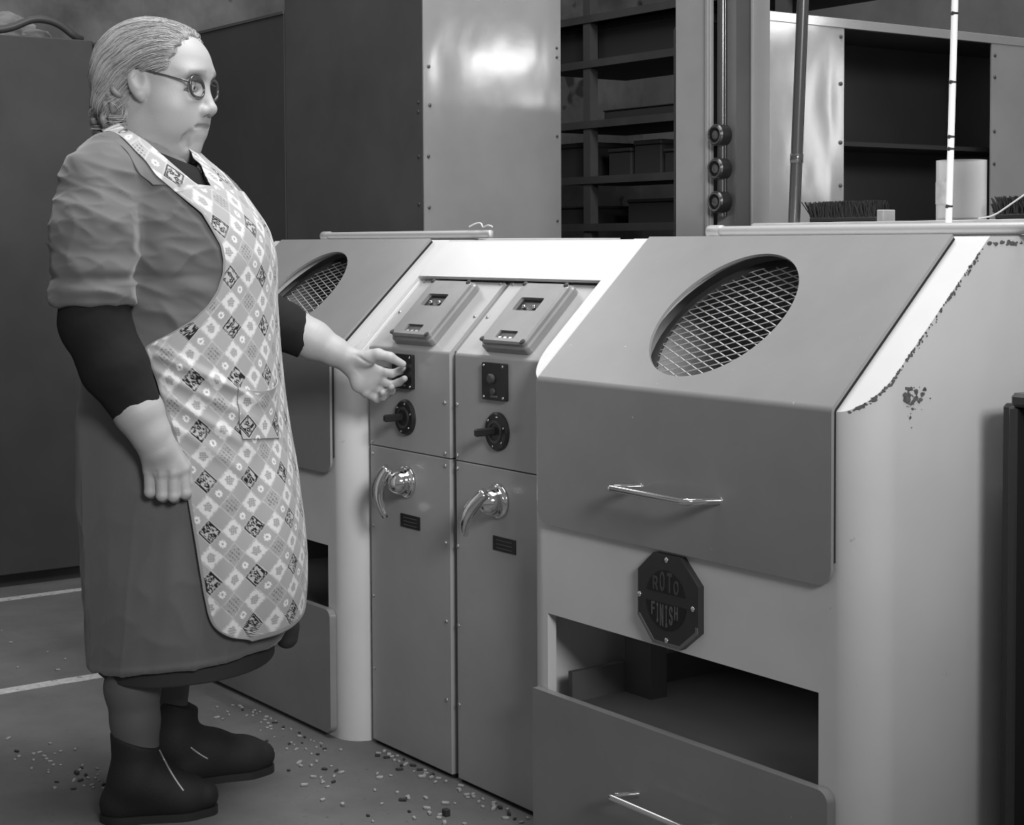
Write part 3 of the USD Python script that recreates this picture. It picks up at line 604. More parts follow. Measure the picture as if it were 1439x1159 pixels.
def tone_mat(name, rough, spec=.4, sheen=0., sss=0., bump=0., bscale=300.):
    n = {'a': ('attribute', {'attribute': 'tone'}), 'p': ('principled_bsdf', dict(roughness=rough, specular_ior_level=spec, sheen_weight=sheen, subsurface_weight=sss, subsurface_radius=(.01, .006, .004), subsurface_scale=.4))}
    l = [('a.color', 'p.base_color')]
    if bump:
        n['tc'] = ('texture_coordinate', {}); n['n3'] = ('noise_texture', dict(scale=bscale, detail=4.0)); n['b'] = ('bump', dict(strength=bump, distance=.001))
        l += [('tc.object', 'n3.vector'), ('n3.fac', 'b.height'), ('b.normal', 'p.normal')]
    MT[name] = usdkit.material(stage, '/World/Looks/'+name, n, l, surface='p.BSDF')
tone_mat('skin', .52, .40, 0, 0, .25, 260.)
tone_mat('print_cotton', .8, .2, .1, 0, .25, 900.)
tone_mat('coat_cloth', .75, .25, .25, 0, .3, 800.)
mat('wool_black', .014, .9, .2)
mat('slip_dark', .026, .8); mat('stocking', .10, .6, .4); mat('boot_felt', .010, .75, bump=.3, bscale=300.); mat('boot_sole', .018, .5)
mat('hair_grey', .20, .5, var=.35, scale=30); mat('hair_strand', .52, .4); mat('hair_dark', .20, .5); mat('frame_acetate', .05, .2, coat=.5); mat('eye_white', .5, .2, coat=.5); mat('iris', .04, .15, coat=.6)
mat('zip_metal', .45, .4, metallic=.5); mat('button_dark', .02, .3)
MT['lens'] = usdkit.material(stage, '/World/Looks/lens', {'t': ('transparent_bsdf', dict(color=g3(.97))), 'g': ('glossy_bsdf', dict(color=g3(.9), roughness=.05)), 'm': ('mix_closure', {'fac': .06})}, [('t.BSDF', 'm.closure1'), ('g.BSDF', 'm.closure2')], surface='m.closure')

# --- head
HT = math.radians(15); HB = 0.0; HC = at(215, 118, HB)
Fd, Ld = np.array([math.cos(HT), -math.sin(HT), 0]), np.array([math.sin(HT), math.cos(HT), 0])
def hd(f, l, z): return HC+Fd*(f*.955)+Ld*l+np.array([0, 0, z])
HR = np.stack([Fd, Ld, [0, 0, 1.0]])
hv = Vol(HC-(.16, .15, .21), HC+(.17, .14, .15), .0019)
E_ = lambda c, rad, k=.01, op='add', rot=None: hv.ell(hd(*c), rad, k, op, HR if rot is None else np.array(rot)@HR)
Cn = lambda p, q, a, b, k=.01, op='add': hv.cone(hd(*p), hd(*q), a, b, k, op)
def ry(t): c, s = math.cos(t), math.sin(t); return [[c, 0, s], [0, 1, 0], [-s, 0, c]]
E_((-.010, 0, .028), (.113, .084, .098), .01)
E_((.052, 0, .028), (.076, .070, .072), .03)             # forehead
E_((.042, 0, -.040), (.074, .070, .085), .03)            # mid face
E_((.020, 0, -.088), (.066, .072, .052), .03)            # jaw and jowl
for s in (-1, 1):
    E_((.062, s*.040, -.054), (.042, .034, .038), .03)   # cheek
    E_((.052, s*.034, -.098), (.036, .030, .030), .03)   # jowl
    E_((.100, s*.028, .016), (.024, .030, .012), .022)   # brow
E_((.072, 0, -.124), (.032, .034, .030), .018)           # chin
E_((.030, 0, -.138), (.055, .052, .030), .03)            # double chin
E_((.086, 0, -.084), (.025, .034, .028), .035)            # muzzle
for s in (-1, 1):
    E_((.120, s*.036, -.006), (.022, .021, .016), .014, 'sub')
Cn((.112, 0, .006), (.131, 0, -.052), .0080, .0125, .010)  # nose
E_((.132, 0, -.055), (.0125, .013, .0115), .008)
for s in (-1, 1):
    E_((.120, s*.0155, -.059), (.0140, .0095, .0105), .007)
    E_((.127, s*.008, -.069), (.006, .004, .004), .004, 'sub')
E_((.0995, 0, -.078), (.0165, .025, .009), .012)           # upper lip
E_((.0960, 0, -.1000), (.0155, .026, .0110), .016)          # lower lip
def surf_f(l, z):
    f = np.linspace(.19, .05, 300); d = hv.at(np.array([hd(q_, l, z) for q_ in f])); i = np.nonzero(d < 0)[0]; return f[i[0]] if len(i) else .1
MO = [(l_, -.0885-3.2*l_*l_) for l_ in np.linspace(-.031, .031, 13)]; MO = [(surf_f(l_, z_)+.0006, l_, z_) for l_, z_ in MO]
for p0, p1 in zip(MO, MO[1:]): Cn(p0, p1, .0031, .0031, .0035, 'sub')
for s in (-1, 1):                                        # crease round the chin
    CH = [(surf_f(s*l_, z_)+.0004, s*l_, z_) for l_, z_ in ((.038, -.1055), (.0405, -.113), (.039, -.121), (.033, -.131))]
    for p0, p1 in zip(CH, CH[1:]): Cn(p0, p1, .0016, .0016, .014, 'sub')
EC = {}
for s in (-1, 1):
    ef = surf_f(s*.0345, -.009)+.0015; EC[s] = (ef, s*.0310, -.0105)
    E_(EC[s], (.0150/.97, .0150, .0142), .004)                  # lids round the eyeball
    EL = [(ef+.0152*math.cos(q_)/.955, s*.0310+.0152*math.sin(q_), -.0120-.0012*math.cos(q_)) for q_ in np.linspace(-.85, .85, 9)]
    for p0, p1 in zip(EL, EL[1:]): Cn(p0, p1, .0044, .0044, .0015, 'sub')
    Cn((.104, s*.022, -.020), (.094, s*.050, -.022), .002, .002, .012, 'sub')  # bag below the eye
    # ear
    t = np.array([[.95, -s*.30, 0], [s*.30, .95, 0], [0, 0, 1.0]])
    hv.ell(hd(.010, s*.083, -.004), (.0205, .0085, .034), .006, 'add', np.array(ry(.25))@t@HR)
    hv.ell(hd(.015, s*.0915, .004), (.0105, .006, .018), .005, 'sub', np.array(ry(.25))@t@HR)
    hv.cone(hd(.012, s*.080, -.030), hd(.015, s*.078, -.036), .009, .007, .006)
# neck
hv.cone(hd(-.025, 0, -.06), at(207, 206, 0), .066, .074, .03)
hv.cone(hd(.02, 0, -.13), at(232, 216, 0), .045, .05, .03)
head = relax(hv.mesh(), 4)
rel = (np.asarray(head.vertices)-HC); hf, hl, hz = rel@Fd, rel@Ld, rel[:, 2]
skin = .36+.06*(meshkit.fbm(np.asarray(head.vertices)*22+5)-.5)
lip = np.exp(-((hz+.0885-.000*hf)/.0075)**2)*sm(hf, .088, .100)*(np.abs(hl) < .030); skin = skin*(1-.35*lip)
brow = np.exp(-((hz-.0195+.12*np.maximum(0, np.abs(hl)-.03))/.0045)**2)*sm(hf, .07, .09)*(np.abs(hl) > .016)*(np.abs(hl) < .058); skin = skin*(1-.30*brow)

# --- hands and forearms
def wristchain(v, pts, rs, k=.02): v.chain(pts, rs, k)
# left hand, palm to the viewer, reaching for the knob
BL = .214
lf_el, lf_wr = at(352, 432, .21), at(480, 498, BL)
lo = np.minimum(at(380, 580, BL-.06), at(590, 420, BL+.07)); hi = np.maximum(at(380, 580, BL-.06), at(590, 420, BL+.07))
lv = Vol(np.minimum(lo, hi)-.01, np.maximum(lo, hi)+.01, .0017)
q = lambda x, y, d=0.: at(x, y, BL+d)
lv.chain([at(405, 458, .212), at(440, 478, .217), q(470, 494), q(486, 502)], [.046, .042, .031, .027], .012)
for mx, my, d in ((533, 522, .012), (529, 532, .012), (522, 543, .010), (514, 551, .006)):
    lv.cone(q(484, 503, .004), q(mx, my, d), .019, .0115, .012)
lv.cone(q(495, 512, .006), q(519, 535, .012), .017, .016, .014)
lv.cone(q(491, 500, -.004), q(521, 502, -.012), .015, .0145, .012)         # thenar
lv.ell(q(512, 506, -.010), (.020, .014, .015), .012)
lv.ell(q(503, 538, -.002), (.016, .012, .020), .012)                       # heel of the palm
lv.chain([q(520, 500, -.012), q(531, 498, -.018), q(548, 502, -.020), q(566, 511.5, -.012)], [.0142, .0128, .0108, .0080], .006)
for pts, rs in (
    (((533, 522, .014), (551, 525, .034), (562, 521, .030), (566, 517, .014)), (.0105, .0095, .0085, .0072)),
    (((529, 532, .012), (549, 541, .032), (561, 537, .022), (568.5, 532, .006)), (.0105, .0095, .0085, .0072)),
    (((522, 543, .010), (542, 554, .024), (550, 549, .010), (550, 543.5, -.008)), (.0105, .0095, .0085, .0074)),
    (((514, 551, .006), (530, 561, .014), (538, 558, .002), (537.5, 551.5, -.012)), (.0098, .0088, .0080, .0070))):
    lv.chain([q(*p) for p in pts], rs, .004)
lv.cone(q(500, 519, -.018), q(524, 541, -.016), .0012, .001, .006, 'sub')   # palm creases
lv.cone(q(499, 498, -.026), q(524, 514, -.022), .0012, .001, .006, 'sub')
lhand = relax(lv.mesh(), 3)
# right hand hanging, back of the hand to the viewer
BR = -.255
p_ = lambda x, y, d=0.: at(x, y, BR+d)
pts_all = np.array([p_(140, 500, -.09), p_(290, 725, .09)])
rv = Vol(pts_all.min(0)-.01, pts_all.max(0)+.01, .0017)
rv.chain([p_(170, 535, .0), p_(196, 580), p_(212, 610), p_(222, 632)], [.052, .045, .036, .0315], .015)
kn = ((256, 659, .010), (243, 664, .0), (227, 664, -.001), (211, 660, .006))
for (mx, my, d), (wx_, wy_) in zip(kn, ((233, 626), (228, 630), (218, 634), (211, 636))): rv.cone(p_(wx_, wy_, .002), p_(mx, my, d), .0190, .0145, .012)
for (mx, my, d), (fx, fy) in zip(kn, ((260, 693), (243.5, 697), (227.5, 696), (211, 691))):
    rv.chain([p_(mx, my, d), p_(fx, fy, d-.002), p_(fx+2, fy+2, d+.020), p_(fx+4, fy-12, d+.034)], [.0128, .0112, .0106, .0092], .0035)
rv.chain([p_(240, 630, .012), p_(259, 655, .030), p_(266, 678, .036), p_(264, 696, .036)], [.016, .0135, .0115, .0090], .006)
for i in range(3):
    x = (kn[i][0]+kn[i+1][0])/2; rv.cone(p_(x, 664, -.016), p_(x-.3, 672, -.014), .0008, .002, .006, 'sub')
rhand = relax(rv.mesh(), 3)
# trunk and limbs under the clothes
bv = Vol((-.30, -.40, .03), (.35, .40, 1.36), .008)
bv.chain([at(207, 206, 0), at(215, 300, 0), at(225, 420, 0), at(235, 560, 0)], [.05, .085, .11, .12], .03)
bv.chain([at(240, 560, 0), at(245, 680, 0)], [.14, .15], .04)
bv.chain([at(150, 255, -.13), at(130, 330, -.215), at(135, 450, -.245), at(170, 535, BR)], [.06, .06, .055, .045], .03)
bv.chain([at(215, 255, .13), at(300, 360, .20), at(352, 432, .21), at(410, 462, .212)], [.06, .055, .05, .04], .03)
bv.chain([at(225, 680, -.08), at(200, 850, -.11), at(187, 985, -.115), at(190, 1060, -.115)], [.08, .05, .034, .028], .02)
bv.chain([at(235, 680, .08), at(235, 850, .10), at(232, 985, .115), at(240, 1050, .115)], [.08, .05, .032, .026], .02)
bv.cone(at(190, 1060, -.115), at(258, 1128, -.10), .026, .020, .02); bv.cone(at(240, 1050, .115), at(316, 1082, .165), .026, .020, .02)
core = relax(bv.mesh(), 6)
try:
    U = [mani(x) for x in (head, lhand, rhand, core)]
    assert all(u.status() == mf.Error.NoError and not u.is_empty() for u in U)
    body = tm(Manifold.batch_boolean(U, mf.OpType.Add))
    from scipy.spatial import cKDTree
    dd, ix = cKDTree(np.asarray(head.vertices)).query(np.asarray(body.vertices)); bt = np.where(dd < .004, skin[ix], .36)
except Exception as ex:
    print('body union failed', ex, [str(u.status()) for u in U]); body = cat_(head, lhand, rhand, core); bt = np.r_[skin, np.full(len(body.vertices)-len(skin), .40)]
body.merge_vertices() if False else None
part('body', body, 'skin', WM, color=bt)
for s in (-1, 1):
    eb = part('eye', trimesh.creation.icosphere(3, .0137).apply_translation(hd(*EC[s])), 'eye_white', WM, smooth=True)
    part('iris', trimesh.creation.icosphere(2, .0062).apply_translation(hd(*EC[s])+(Fd*.97-np.array([0, 0, .28]))*.0086), 'iris', eb, smooth=True)

# --- hair
cap = Vol(HC-(.19, .17, .14), HC+(.16, .16, .17), .0024)
c_ell = lambda c, rad, k, op='add', rot=None: cap.ell(hd(*c), rad, k, op, HR if rot is None else np.array(rot)@HR)
c_ell((-.010, 0, .032), (.116, .0905, .099), .01)
c_ell((.050, 0, .045), (.074, .072, .062), .03)
c_ell((-.062, 0, .000), (.056, .082, .070), .03)
for s in (-1, 1): c_ell((-.060, s*.052, -.045), (.040, .036, .034), .02)
c_ell((-.085, 0, -.045), (.042, .060, .034), .02)
# face cut away: keep what lies behind the hairline and behind the ear
n_ = cap.n
X = [cap.lo[k]+np.arange(n_[k]).reshape([-1 if j == k else 1 for j in range(3)])*cap.h for k in range(3)]
f_ = ((X[0]-HC[0])*Fd[0]+(X[1]-HC[1])*Fd[1])/.955; l_ = (X[0]-HC[0])*Ld[0]+(X[1]-HC[1])*Ld[1]; z_ = X[2]-HC[2]
keep = np.maximum(np.minimum(.020+.004*np.sin(f_*90)+.003*np.sin(l_*140+f_*200)-z_, f_-.004), (f_-(.074+.34*(z_-.020)+.0035*np.sin(l_*150+z_*220)))*.95)   # negative: hair
cap.D = -smin(-cap.D, -keep.astype(np.float32), .008)
hm = relax(cap.mesh(), 3); v = np.asarray(hm.vertices).copy(); nn = vnorm(hm); rl = v-HC
ff, ll, zz = rl@Fd, rl@Ld, rl[:, 2]
groove = meshkit.fbm(np.stack([ff*12, zz*70-ff*30, ll*70], 1)+3, 3)-.5
wave = np.sin(zz*95+ff*50+ll*25+3*meshkit.fbm(v*14, 2))*.0020*sm(-ff, -.02, .08)
v += nn*(groove*.0035+wave)[:, None]
hair = part('hair', trimesh.Trimesh(v, hm.faces, process=False), 'hair_grey', WM, smooth=True, label='grey hair combed back into curls at the nape')
# combed strands over the cap and curls at the nape
def curves(name, polys, w, mt, parent, label=None):
    path = numbered(parent.path+'/'+name); c = UsdGeom.BasisCurves.Define(stage, path); c.CreateTypeAttr('linear')
    c.CreateCurveVertexCountsAttr(Vt.IntArray([len(p) for p in polys])); c.CreatePointsAttr(Vt.Vec3fArray.FromNumpy(np.vstack(polys).astype(np.float32)))
    c.CreateWidthsAttr(Vt.FloatArray.FromNumpy(np.concatenate([np.full(len(p), w)*np.linspace(1, .5, len(p)) for p in polys]).astype(np.float32))); c.SetWidthsInterpolation('vertex')
    UsdShade.MaterialBindingAPI.Apply(c.GetPrim()).Bind(MT[mt]); tag(c.GetPrim(), label, kind='stuff')
N = 4200; rs_ = np.random.default_rng(11)
pool = np.asarray(hm.vertices); up = ((zz > .0) & (ff > -.10)) | ((ff < -.02) & (zz > -.06)); pool = pool[up]
P = pool[rs_.integers(0, len(pool), N)]; Ls = [P]; seed_ = rs_.normal(0, 1, (N, 3))
for k in range(14):
    r_ = P-HC; fz = r_@Fd; n3 = cap.grad(P)
    dr = -Fd*1.0+np.array([0, 0, -1.0])*(np.clip((.075-fz)/.15, 0, 1)[:, None]*1.0+.12)+seed_*.06
    dr = dr+np.array([0, 0, 1.0])*(.35*np.sin(r_[:, 2]*80+fz*55)*sm(-fz, -.03, .06))[:, None]
    dr = dr-n3*np.sum(dr*n3, 1, keepdims=True); dr /= np.linalg.norm(dr, axis=1, keepdims=True)+1e-9
    P = P+dr*.0085; d_ = cap.at(P); P = P-cap.grad(P)*(d_-.0022-.0012*np.abs(seed_[:, 1]))[:, None]; Ls.append(P)
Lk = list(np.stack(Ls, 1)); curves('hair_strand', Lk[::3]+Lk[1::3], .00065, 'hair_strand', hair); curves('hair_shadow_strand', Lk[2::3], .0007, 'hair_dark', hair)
cl = []
for i in range(46):
    th = rs_.uniform(-1.9, 1.5); rr = .092; z0 = -.045-.050*rs_.random(); f0 = -.045-.075*math.cos(th)*.9; l0 = .072*math.sin(th)
    c0 = hd(f0, l0, z0); ax = rs_.normal(0, 1, 3); ax /= np.linalg.norm(ax); u1 = np.cross(ax, [0, 0, 1.0]); u1 /= np.linalg.norm(u1); u2 = np.cross(ax, u1)
    R0 = rs_.uniform(.010, .018)
    for j in range(26):
        ph = rs_.uniform(0, .8); off = rs_.normal(0, .0035, 3); R1 = R0*rs_.uniform(.75, 1.1); tt = np.linspace(0, rs_.uniform(3.2, 5.6), 14)
        cl.append(c0+off+R1*(np.cos(tt+ph)[:, None]*u1+np.sin(tt+ph)[:, None]*u2)+ax*(tt[:, None]*.0016))
for i in range(22):
    th = -1.5+i*.145; z0 = -.018-.027*(i % 3)-.008*rs_.random(); f0 = -.040-.080*math.cos(th)*.95; l0 = .078*math.sin(th)
    c0 = hd(f0, l0, z0); ax = Fd*math.sin(th)*.9-Ld*math.cos(th)*.5+np.array([0, 0, -.35+.5*rs_.normal()]); ax /= np.linalg.norm(ax); u1 = np.cross(ax, [0, 0, 1.0]); u1 /= np.linalg.norm(u1); u2 = np.cross(ax, u1)
    tt = np.linspace(0, 10.5, 44); rad = .0125*(1-.03*tt); pts = c0+rad[:, None]*(np.cos(tt+i)[:, None]*u1+np.sin(tt+i)[:, None]*u2)+ax*(tt[:, None]-5)*.0026
    m_ = tube(pts, .0075*np.sin(np.linspace(.35, 2.8, 44))**.5, 9); vv_ = np.asarray(m_.vertices); vv_ = vv_+vnorm(m_)*((meshkit.fbm(vv_*160, 2)-.5)*.003)[:, None]
    part('curl', trimesh.Trimesh(vv_, m_.faces, process=False), 'hair_grey', hair, smooth=True)
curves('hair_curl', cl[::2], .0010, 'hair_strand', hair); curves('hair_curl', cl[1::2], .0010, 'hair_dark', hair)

# --- spectacles
gs = None
def rim(s):
    pts = []
    for t in np.linspace(0, 2*math.pi, 29):
        c, n = math.cos(t), math.sin(t); x = .0255*np.sign(c)*abs(c)**.75; y = .0195*np.sign(n)*abs(n)**.8
        y += .004*(x*s/.0265)*(1 if n > 0 else .3)                    # upswept outer corner
        pts.append((.1245-.10*abs(s*.034+x), s*.0372+x, -.0135+y))
    return pts
r1 = rim(-1)
spx = part('spectacles', tube([hd(*p) for p in r1], .0029, 8, False), 'frame_acetate', WM, smooth=True, label='horn-rimmed spectacles')
part('rim', tube([hd(*p) for p in rim(1)], .0029, 8, False), 'frame_acetate', spx, smooth=True)
part('bridge', tube(fillet([hd(.1225, -.010, -.006), hd(.1285, 0, -.003), hd(.1225, .010, -.006)], .006), .0020, 8), 'frame_acetate', spx, smooth=True)
for s in (-1, 1):
    part('temple', tube(fillet([hd(.116, s*.0605, -.005), hd(.104, s*.070, .000), hd(.04, s*.0845, .016), hd(.010, s*.088, .026), hd(-.008, s*.086, .006)], .02), .0019, 8), 'frame_acetate', spx, smooth=True)
    rp = np.array([hd(*p) for p in rim(s)]); c = rp.mean(0)+Fd*.001; k = len(rp)
    part('lens', trimesh.Trimesh(np.vstack([rp, c]), [(i, (i+1) % k, k) for i in range(k)], process=False), 'lens', spx, smooth=True)

# --- coat: torso sections from the outline, then sleeves
SEC = np.array([(176, 160, 236, .072), (188, 148, 246, .092), (205, 130, 262, .125), (225, 113, 286, .160), (250, 105, 315, .183), (290, 107, 347, .198), (330, 113, 371, .205), (370, 118, 380, .207), (410, 122, 381, .205), (450, 121, 383, .205),
    (490, 121, 385, .208), (540, 119, 389, .213), (600, 113, 395, .220), (680, 115, 402, .224), (760, 120, 406, .224), (840, 124, 404, .220), (900, 127, 396, .215), (975, 129, 384, .210)], float)
sz = np.array([at(200, p, 0)[2] for p in SEC[:, 0]]); sa = np.array([at(x, p, 0)[0] for p, x in SEC[:, :2]]); sf = np.array([at(x, p, 0)[0] for p, x in SEC[:, [0, 2]]])
o_ = np.argsort(sz)
from scipy.interpolate import PchipInterpolator as PI_
bk, fr, hb = (PI_(sz[o_], w_[o_]) for w_ in (sa, sf, SEC[:, 3]))
NE = 2.25
def tors(th, z, off=0.):
    """point of the torso surface at angle th (0 = front, positive = near side) and height z"""
    th, z = np.broadcast_arrays(np.asarray(th, float), np.asarray(z, float)); A = (fr(z)-bk(z))/2; B = hb(z); ac = (fr(z)+bk(z))/2
    c, s = np.cos(th), np.sin(th); r = ((np.abs(c)/(A+off))**NE+(np.abs(s)/(B+off))**NE)**(-1/NE)
    return np.stack([ac+r*c, -r*s, z], -1)
FIN = [(150, 232), (205, 263), (214, 269), (222, 271), (231, 282), (250, 289), (268, 300)]
def edge(py, tab): return np.interp(py, [t[0] for t in tab], [t[1] for t in tab])
OUT = [(172, 140), (188, 146), (205, 180), (225, 203), (247, 219), (275, 252), (300, 283), (320, 295), (345, 309), (365, 313), (385, 312), (410, 304), (430, 291), (450, 270), (468, 240), (480, 216), (488, 203), (498, 206), (540, 222), (580, 234), (620, 246), (690, 262), (760, 274), (830, 285), (860, 291), (872, 295), (880, 300), (887, 308), (892, 318), (895, 330), (897, 350)]
INN = [(170, 158), (200, 206), (233, 244), (255, 270), (266, 286), (268, 400)]
def theta_at(z, tab, off):
    ths = np.linspace(0, 2.9, 291); P = tors(ths, z, off); px, py = pix(P); ok = px >= edge(py, tab)
    bad = np.nonzero(~ok)[0]; i = bad[0] if len(bad) else len(ths)-1
    if i == 0: return 0.0
    f0, f1 = (px-edge(py, tab))[i-1:i+1]; return ths[i-1]+(ths[1]-ths[0])*(f0/(f0-f1) if f0 != f1 else 0)
cv_ = Vol((-.27, -.40, .27), (.33, .36, 1.40), .0042)
zs = cv_.lo[2]+np.arange(cv_.n[2])*cv_.h; zc = np.clip(zs, sz.min(), sz.max())
A_, B_, C_ = (fr(zc)-bk(zc))/2, hb(zc), (fr(zc)+bk(zc))/2
xa = cv_.lo[0]+np.arange(cv_.n[0])*cv_.h; xb = cv_.lo[1]+np.arange(cv_.n[1])*cv_.h
qa = np.abs((xa[:, None, None]-C_)/A_)**NE; qb = np.abs(xb[None, :, None]/B_)**NE
cv_.D = ((qa+qb)**(1/NE)-1)*np.minimum(A_, B_)*.95
cv_.D = np.maximum(cv_.D, (zs-at(205, 181, 0)[2])[None, None, :]).astype(np.float32)
hemz = .318+.10*(xa-.05); cv_.D = np.maximum(cv_.D, (hemz[:, None, None]-zs[None, None, :])).astype(np.float32)
cv_.chain([at(152, 236, -.115), at(138, 264, -.178), at(132, 330, -.228), at(131, 385, -.242)], [.062, .073, .080, .076], .018)
cv_.chain([at(131, 385, -.242), at(130, 425, -.248)], [.077, .0775], .012)
pl_n = at(127, 425, -.248)
cv_.chain([at(240, 240, .115), at(262, 290, .185), at(318, 385, .215)], [.06, .072, .066], .03)
Dlay = cv_.D.copy()
cv_.cone(at(196, 172, .0), at(206, 196, 0), .074, .080, .01, 'sub')
cv_.cone(at(206, 196, 0), at(312, 262, -.045), .080, .026, .01, 'sub')
# the open front between the straps
zo = np.linspace(at(215, 266, -.1)[2], at(150, 176, -.05)[2], 60); iz = np.array([theta_at(z_, INN, .0085) for z_ in zo])+.05; fz_ = np.array([theta_at(z_, FIN, .0085) for z_ in zo])-.08
g0 = at(127, 426, -.248)
# end the near sleeve at its rolled cuff
zcut = g0[2]; reg = (xb[None, :, None] < -.17) & (zs[None, None, :] < zcut+.01*0) & (np.sqrt((xa[:, None, None]-g0[0])**2+(xb[None, :, None]-g0[1])**2) < .105) & (zs[None, None, :] > zcut-.10)
cut2 = (zcut-zs[None, None, :])
dcoat = mesh0 = None
rr_ = np.sqrt((xa[:, None, None]-g0[0])**2+(xb[None, :, None]-g0[1])**2)
tor = (((qa+qb)**(1/NE)-1)*np.minimum(A_, B_)*.95)
tor = np.maximum(tor, hemz[:, None, None]-zs[None, None, :])
cv_.D = np.where(reg, np.minimum(np.maximum(cv_.D, cut2), tor), cv_.D).astype(np.float32)
tg = np.arctan2(-xb[None, :, None], xa[:, None, None]-C_); opn = (zs > zo[0]) & (zs < zo[-1]+.02); hi_, lo_ = np.interp(zs, zo, iz), np.interp(zs, zo, fz_)
cv_.D = np.where(opn & (tg < hi_) & (tg > lo_), np.maximum(cv_.D, tor+.022), cv_.D).astype(np.float32)
coat = relax(cv_.mesh(), 5); v = np.asarray(coat.vertices).copy(); n3 = vnorm(coat)
a, b, z = v.T; th = np.arctan2(-b, a-(fr(np.clip(z, sz.min(), sz.max()))+bk(np.clip(z, sz.min(), sz.max())))/2)
arm = sm(-b, .17, .215)*sm(z, zcut-.02, zcut+.03)
fold = meshkit.fbm(np.stack([th*2.2+z*1.2, z*1.7, a*0+2], 1), 3)-.5
ridge = 1-np.abs(2*meshkit.noise(np.stack([th*4.5+2.2*z, z*2.2, a*0+5], 1))-1)
skirt = sm(-z, -.78, -.60)
chest = sm(z, .80, .92)*(1-arm)
cr = 1-np.abs(2*meshkit.noise(np.stack([a*16+z*9, b*9, z*7], 1)+8)-1)
ar = 1-np.abs(2*meshkit.noise(np.stack([a*9+b*6, z*30+a*14, b*9], 1)+4)-1)
r2 = 1-np.abs(2*meshkit.noise(np.stack([a*14-z*9, b*14, z*11+a*8], 1)+21)-1); r3 = 1-np.abs(2*meshkit.noise(np.stack([a*20+z*26, b*18, z*34], 1)+33)-1)
disp = skirt*(.012*fold+.0030*(ridge**3-.3)+.0030*(r2**2-.3))+chest*(.007*(cr**2.5-.3)+.0045*(r2**4-.2)+.002*(r3**3-.25))+arm*(.0050*(ar**2-.45)+.0040*(r2**4-.2)+.0030*(r3**3-.25))
disp += arm*.006*np.exp(-((z-zcut-.022)/.012)**2)*(1+.6*np.sin(th*9+a*60))-arm*.005*np.exp(-((z-zcut-.048)/.008)**2)
v += n3*disp[:, None]
ct = .110*(1+.10*(meshkit.fbm(v*16+1)-.5))
ct = ct*(1+.18*np.exp(-((z-(.318+.10*(a-.05))-.012)/.005)**2))
coat_n = part('coat', trimesh.Trimesh(v, coat.faces, process=False), 'coat_cloth', WM, color=ct, label='grey-brown work coat with rolled sleeves')

# --- patches lying on the torso
def patch(zr, lo, hi, off, nu, thick=.0015, disp=None):
    """rows at heights zr between angles lo..hi; returns a thin double-sided shell, uv in metres"""
    S = np.linspace(0, 1, nu); TH = lo[:, None]+(hi-lo)[:, None]*S; Z = np.repeat(zr[:, None], nu, 1); Pn = tors(TH, Z, off)
    U = np.zeros_like(TH); seg = np.linalg.norm(np.diff(Pn, axis=1), axis=2); U[:, 1:] = np.cumsum(seg, 1)
    mid = np.array([np.interp(0, t, u) if t[0] <= 0 <= t[-1] else u[0]-t[0]*.2 for t, u in zip(TH, U)]); U -= mid[:, None]
    e = 1e-3; Tt = tors(TH+e, Z, off)-Pn; Tz = tors(TH, Z+e, off)-Pn; Nn = np.cross(Tz, Tt); Nn /= np.linalg.norm(Nn, axis=2, keepdims=True)+1e-12
    ctr = np.stack([(fr(Z)+bk(Z))/2, Z*0, Z], -1); sg = np.sign(np.sum(Nn*(Pn-ctr), 2, keepdims=True)); Nn *= sg
    if disp is not None: Pn = Pn+Nn*disp(TH, Z, Pn)[..., None]
    nr = len(zr); i, j = np.meshgrid(np.arange(nr-1), np.arange(nu-1), indexing='ij'); k = (i*nu+j).ravel()
    f = np.vstack([np.c_[k, k+1, k+nu+1], np.c_[k, k+nu+1, k+nu]]); top = Pn.reshape(-1, 3); bot = (Pn-Nn*thick).reshape(-1, 3); m = nr*nu
    n0 = np.cross(top[f[0, 1]]-top[f[0, 0]], top[f[0, 2]]-top[f[0, 0]])@Nn.reshape(-1, 3)[f[0, 0]]
    if n0 < 0: f = f[:, ::-1]
    rim_ = np.concatenate([np.arange(nu), np.arange(1, nr)*nu+nu-1, (nr-1)*nu+np.arange(nu-2, -1, -1), np.arange(nr-2, 0, -1)*nu])
    nx = np.roll(rim_, -1); sd = np.vstack([np.c_[rim_, nx, nx+m], np.c_[rim_, nx+m, rim_+m]])
    if n0 > 0: sd = sd[:, ::-1]
    return trimesh.Trimesh(np.vstack([top, bot]), np.vstack([f, f[:, ::-1]+m, sd]), process=False), np.r_[U.ravel(), U.ravel()], np.r_[Z.ravel(), Z.ravel()]
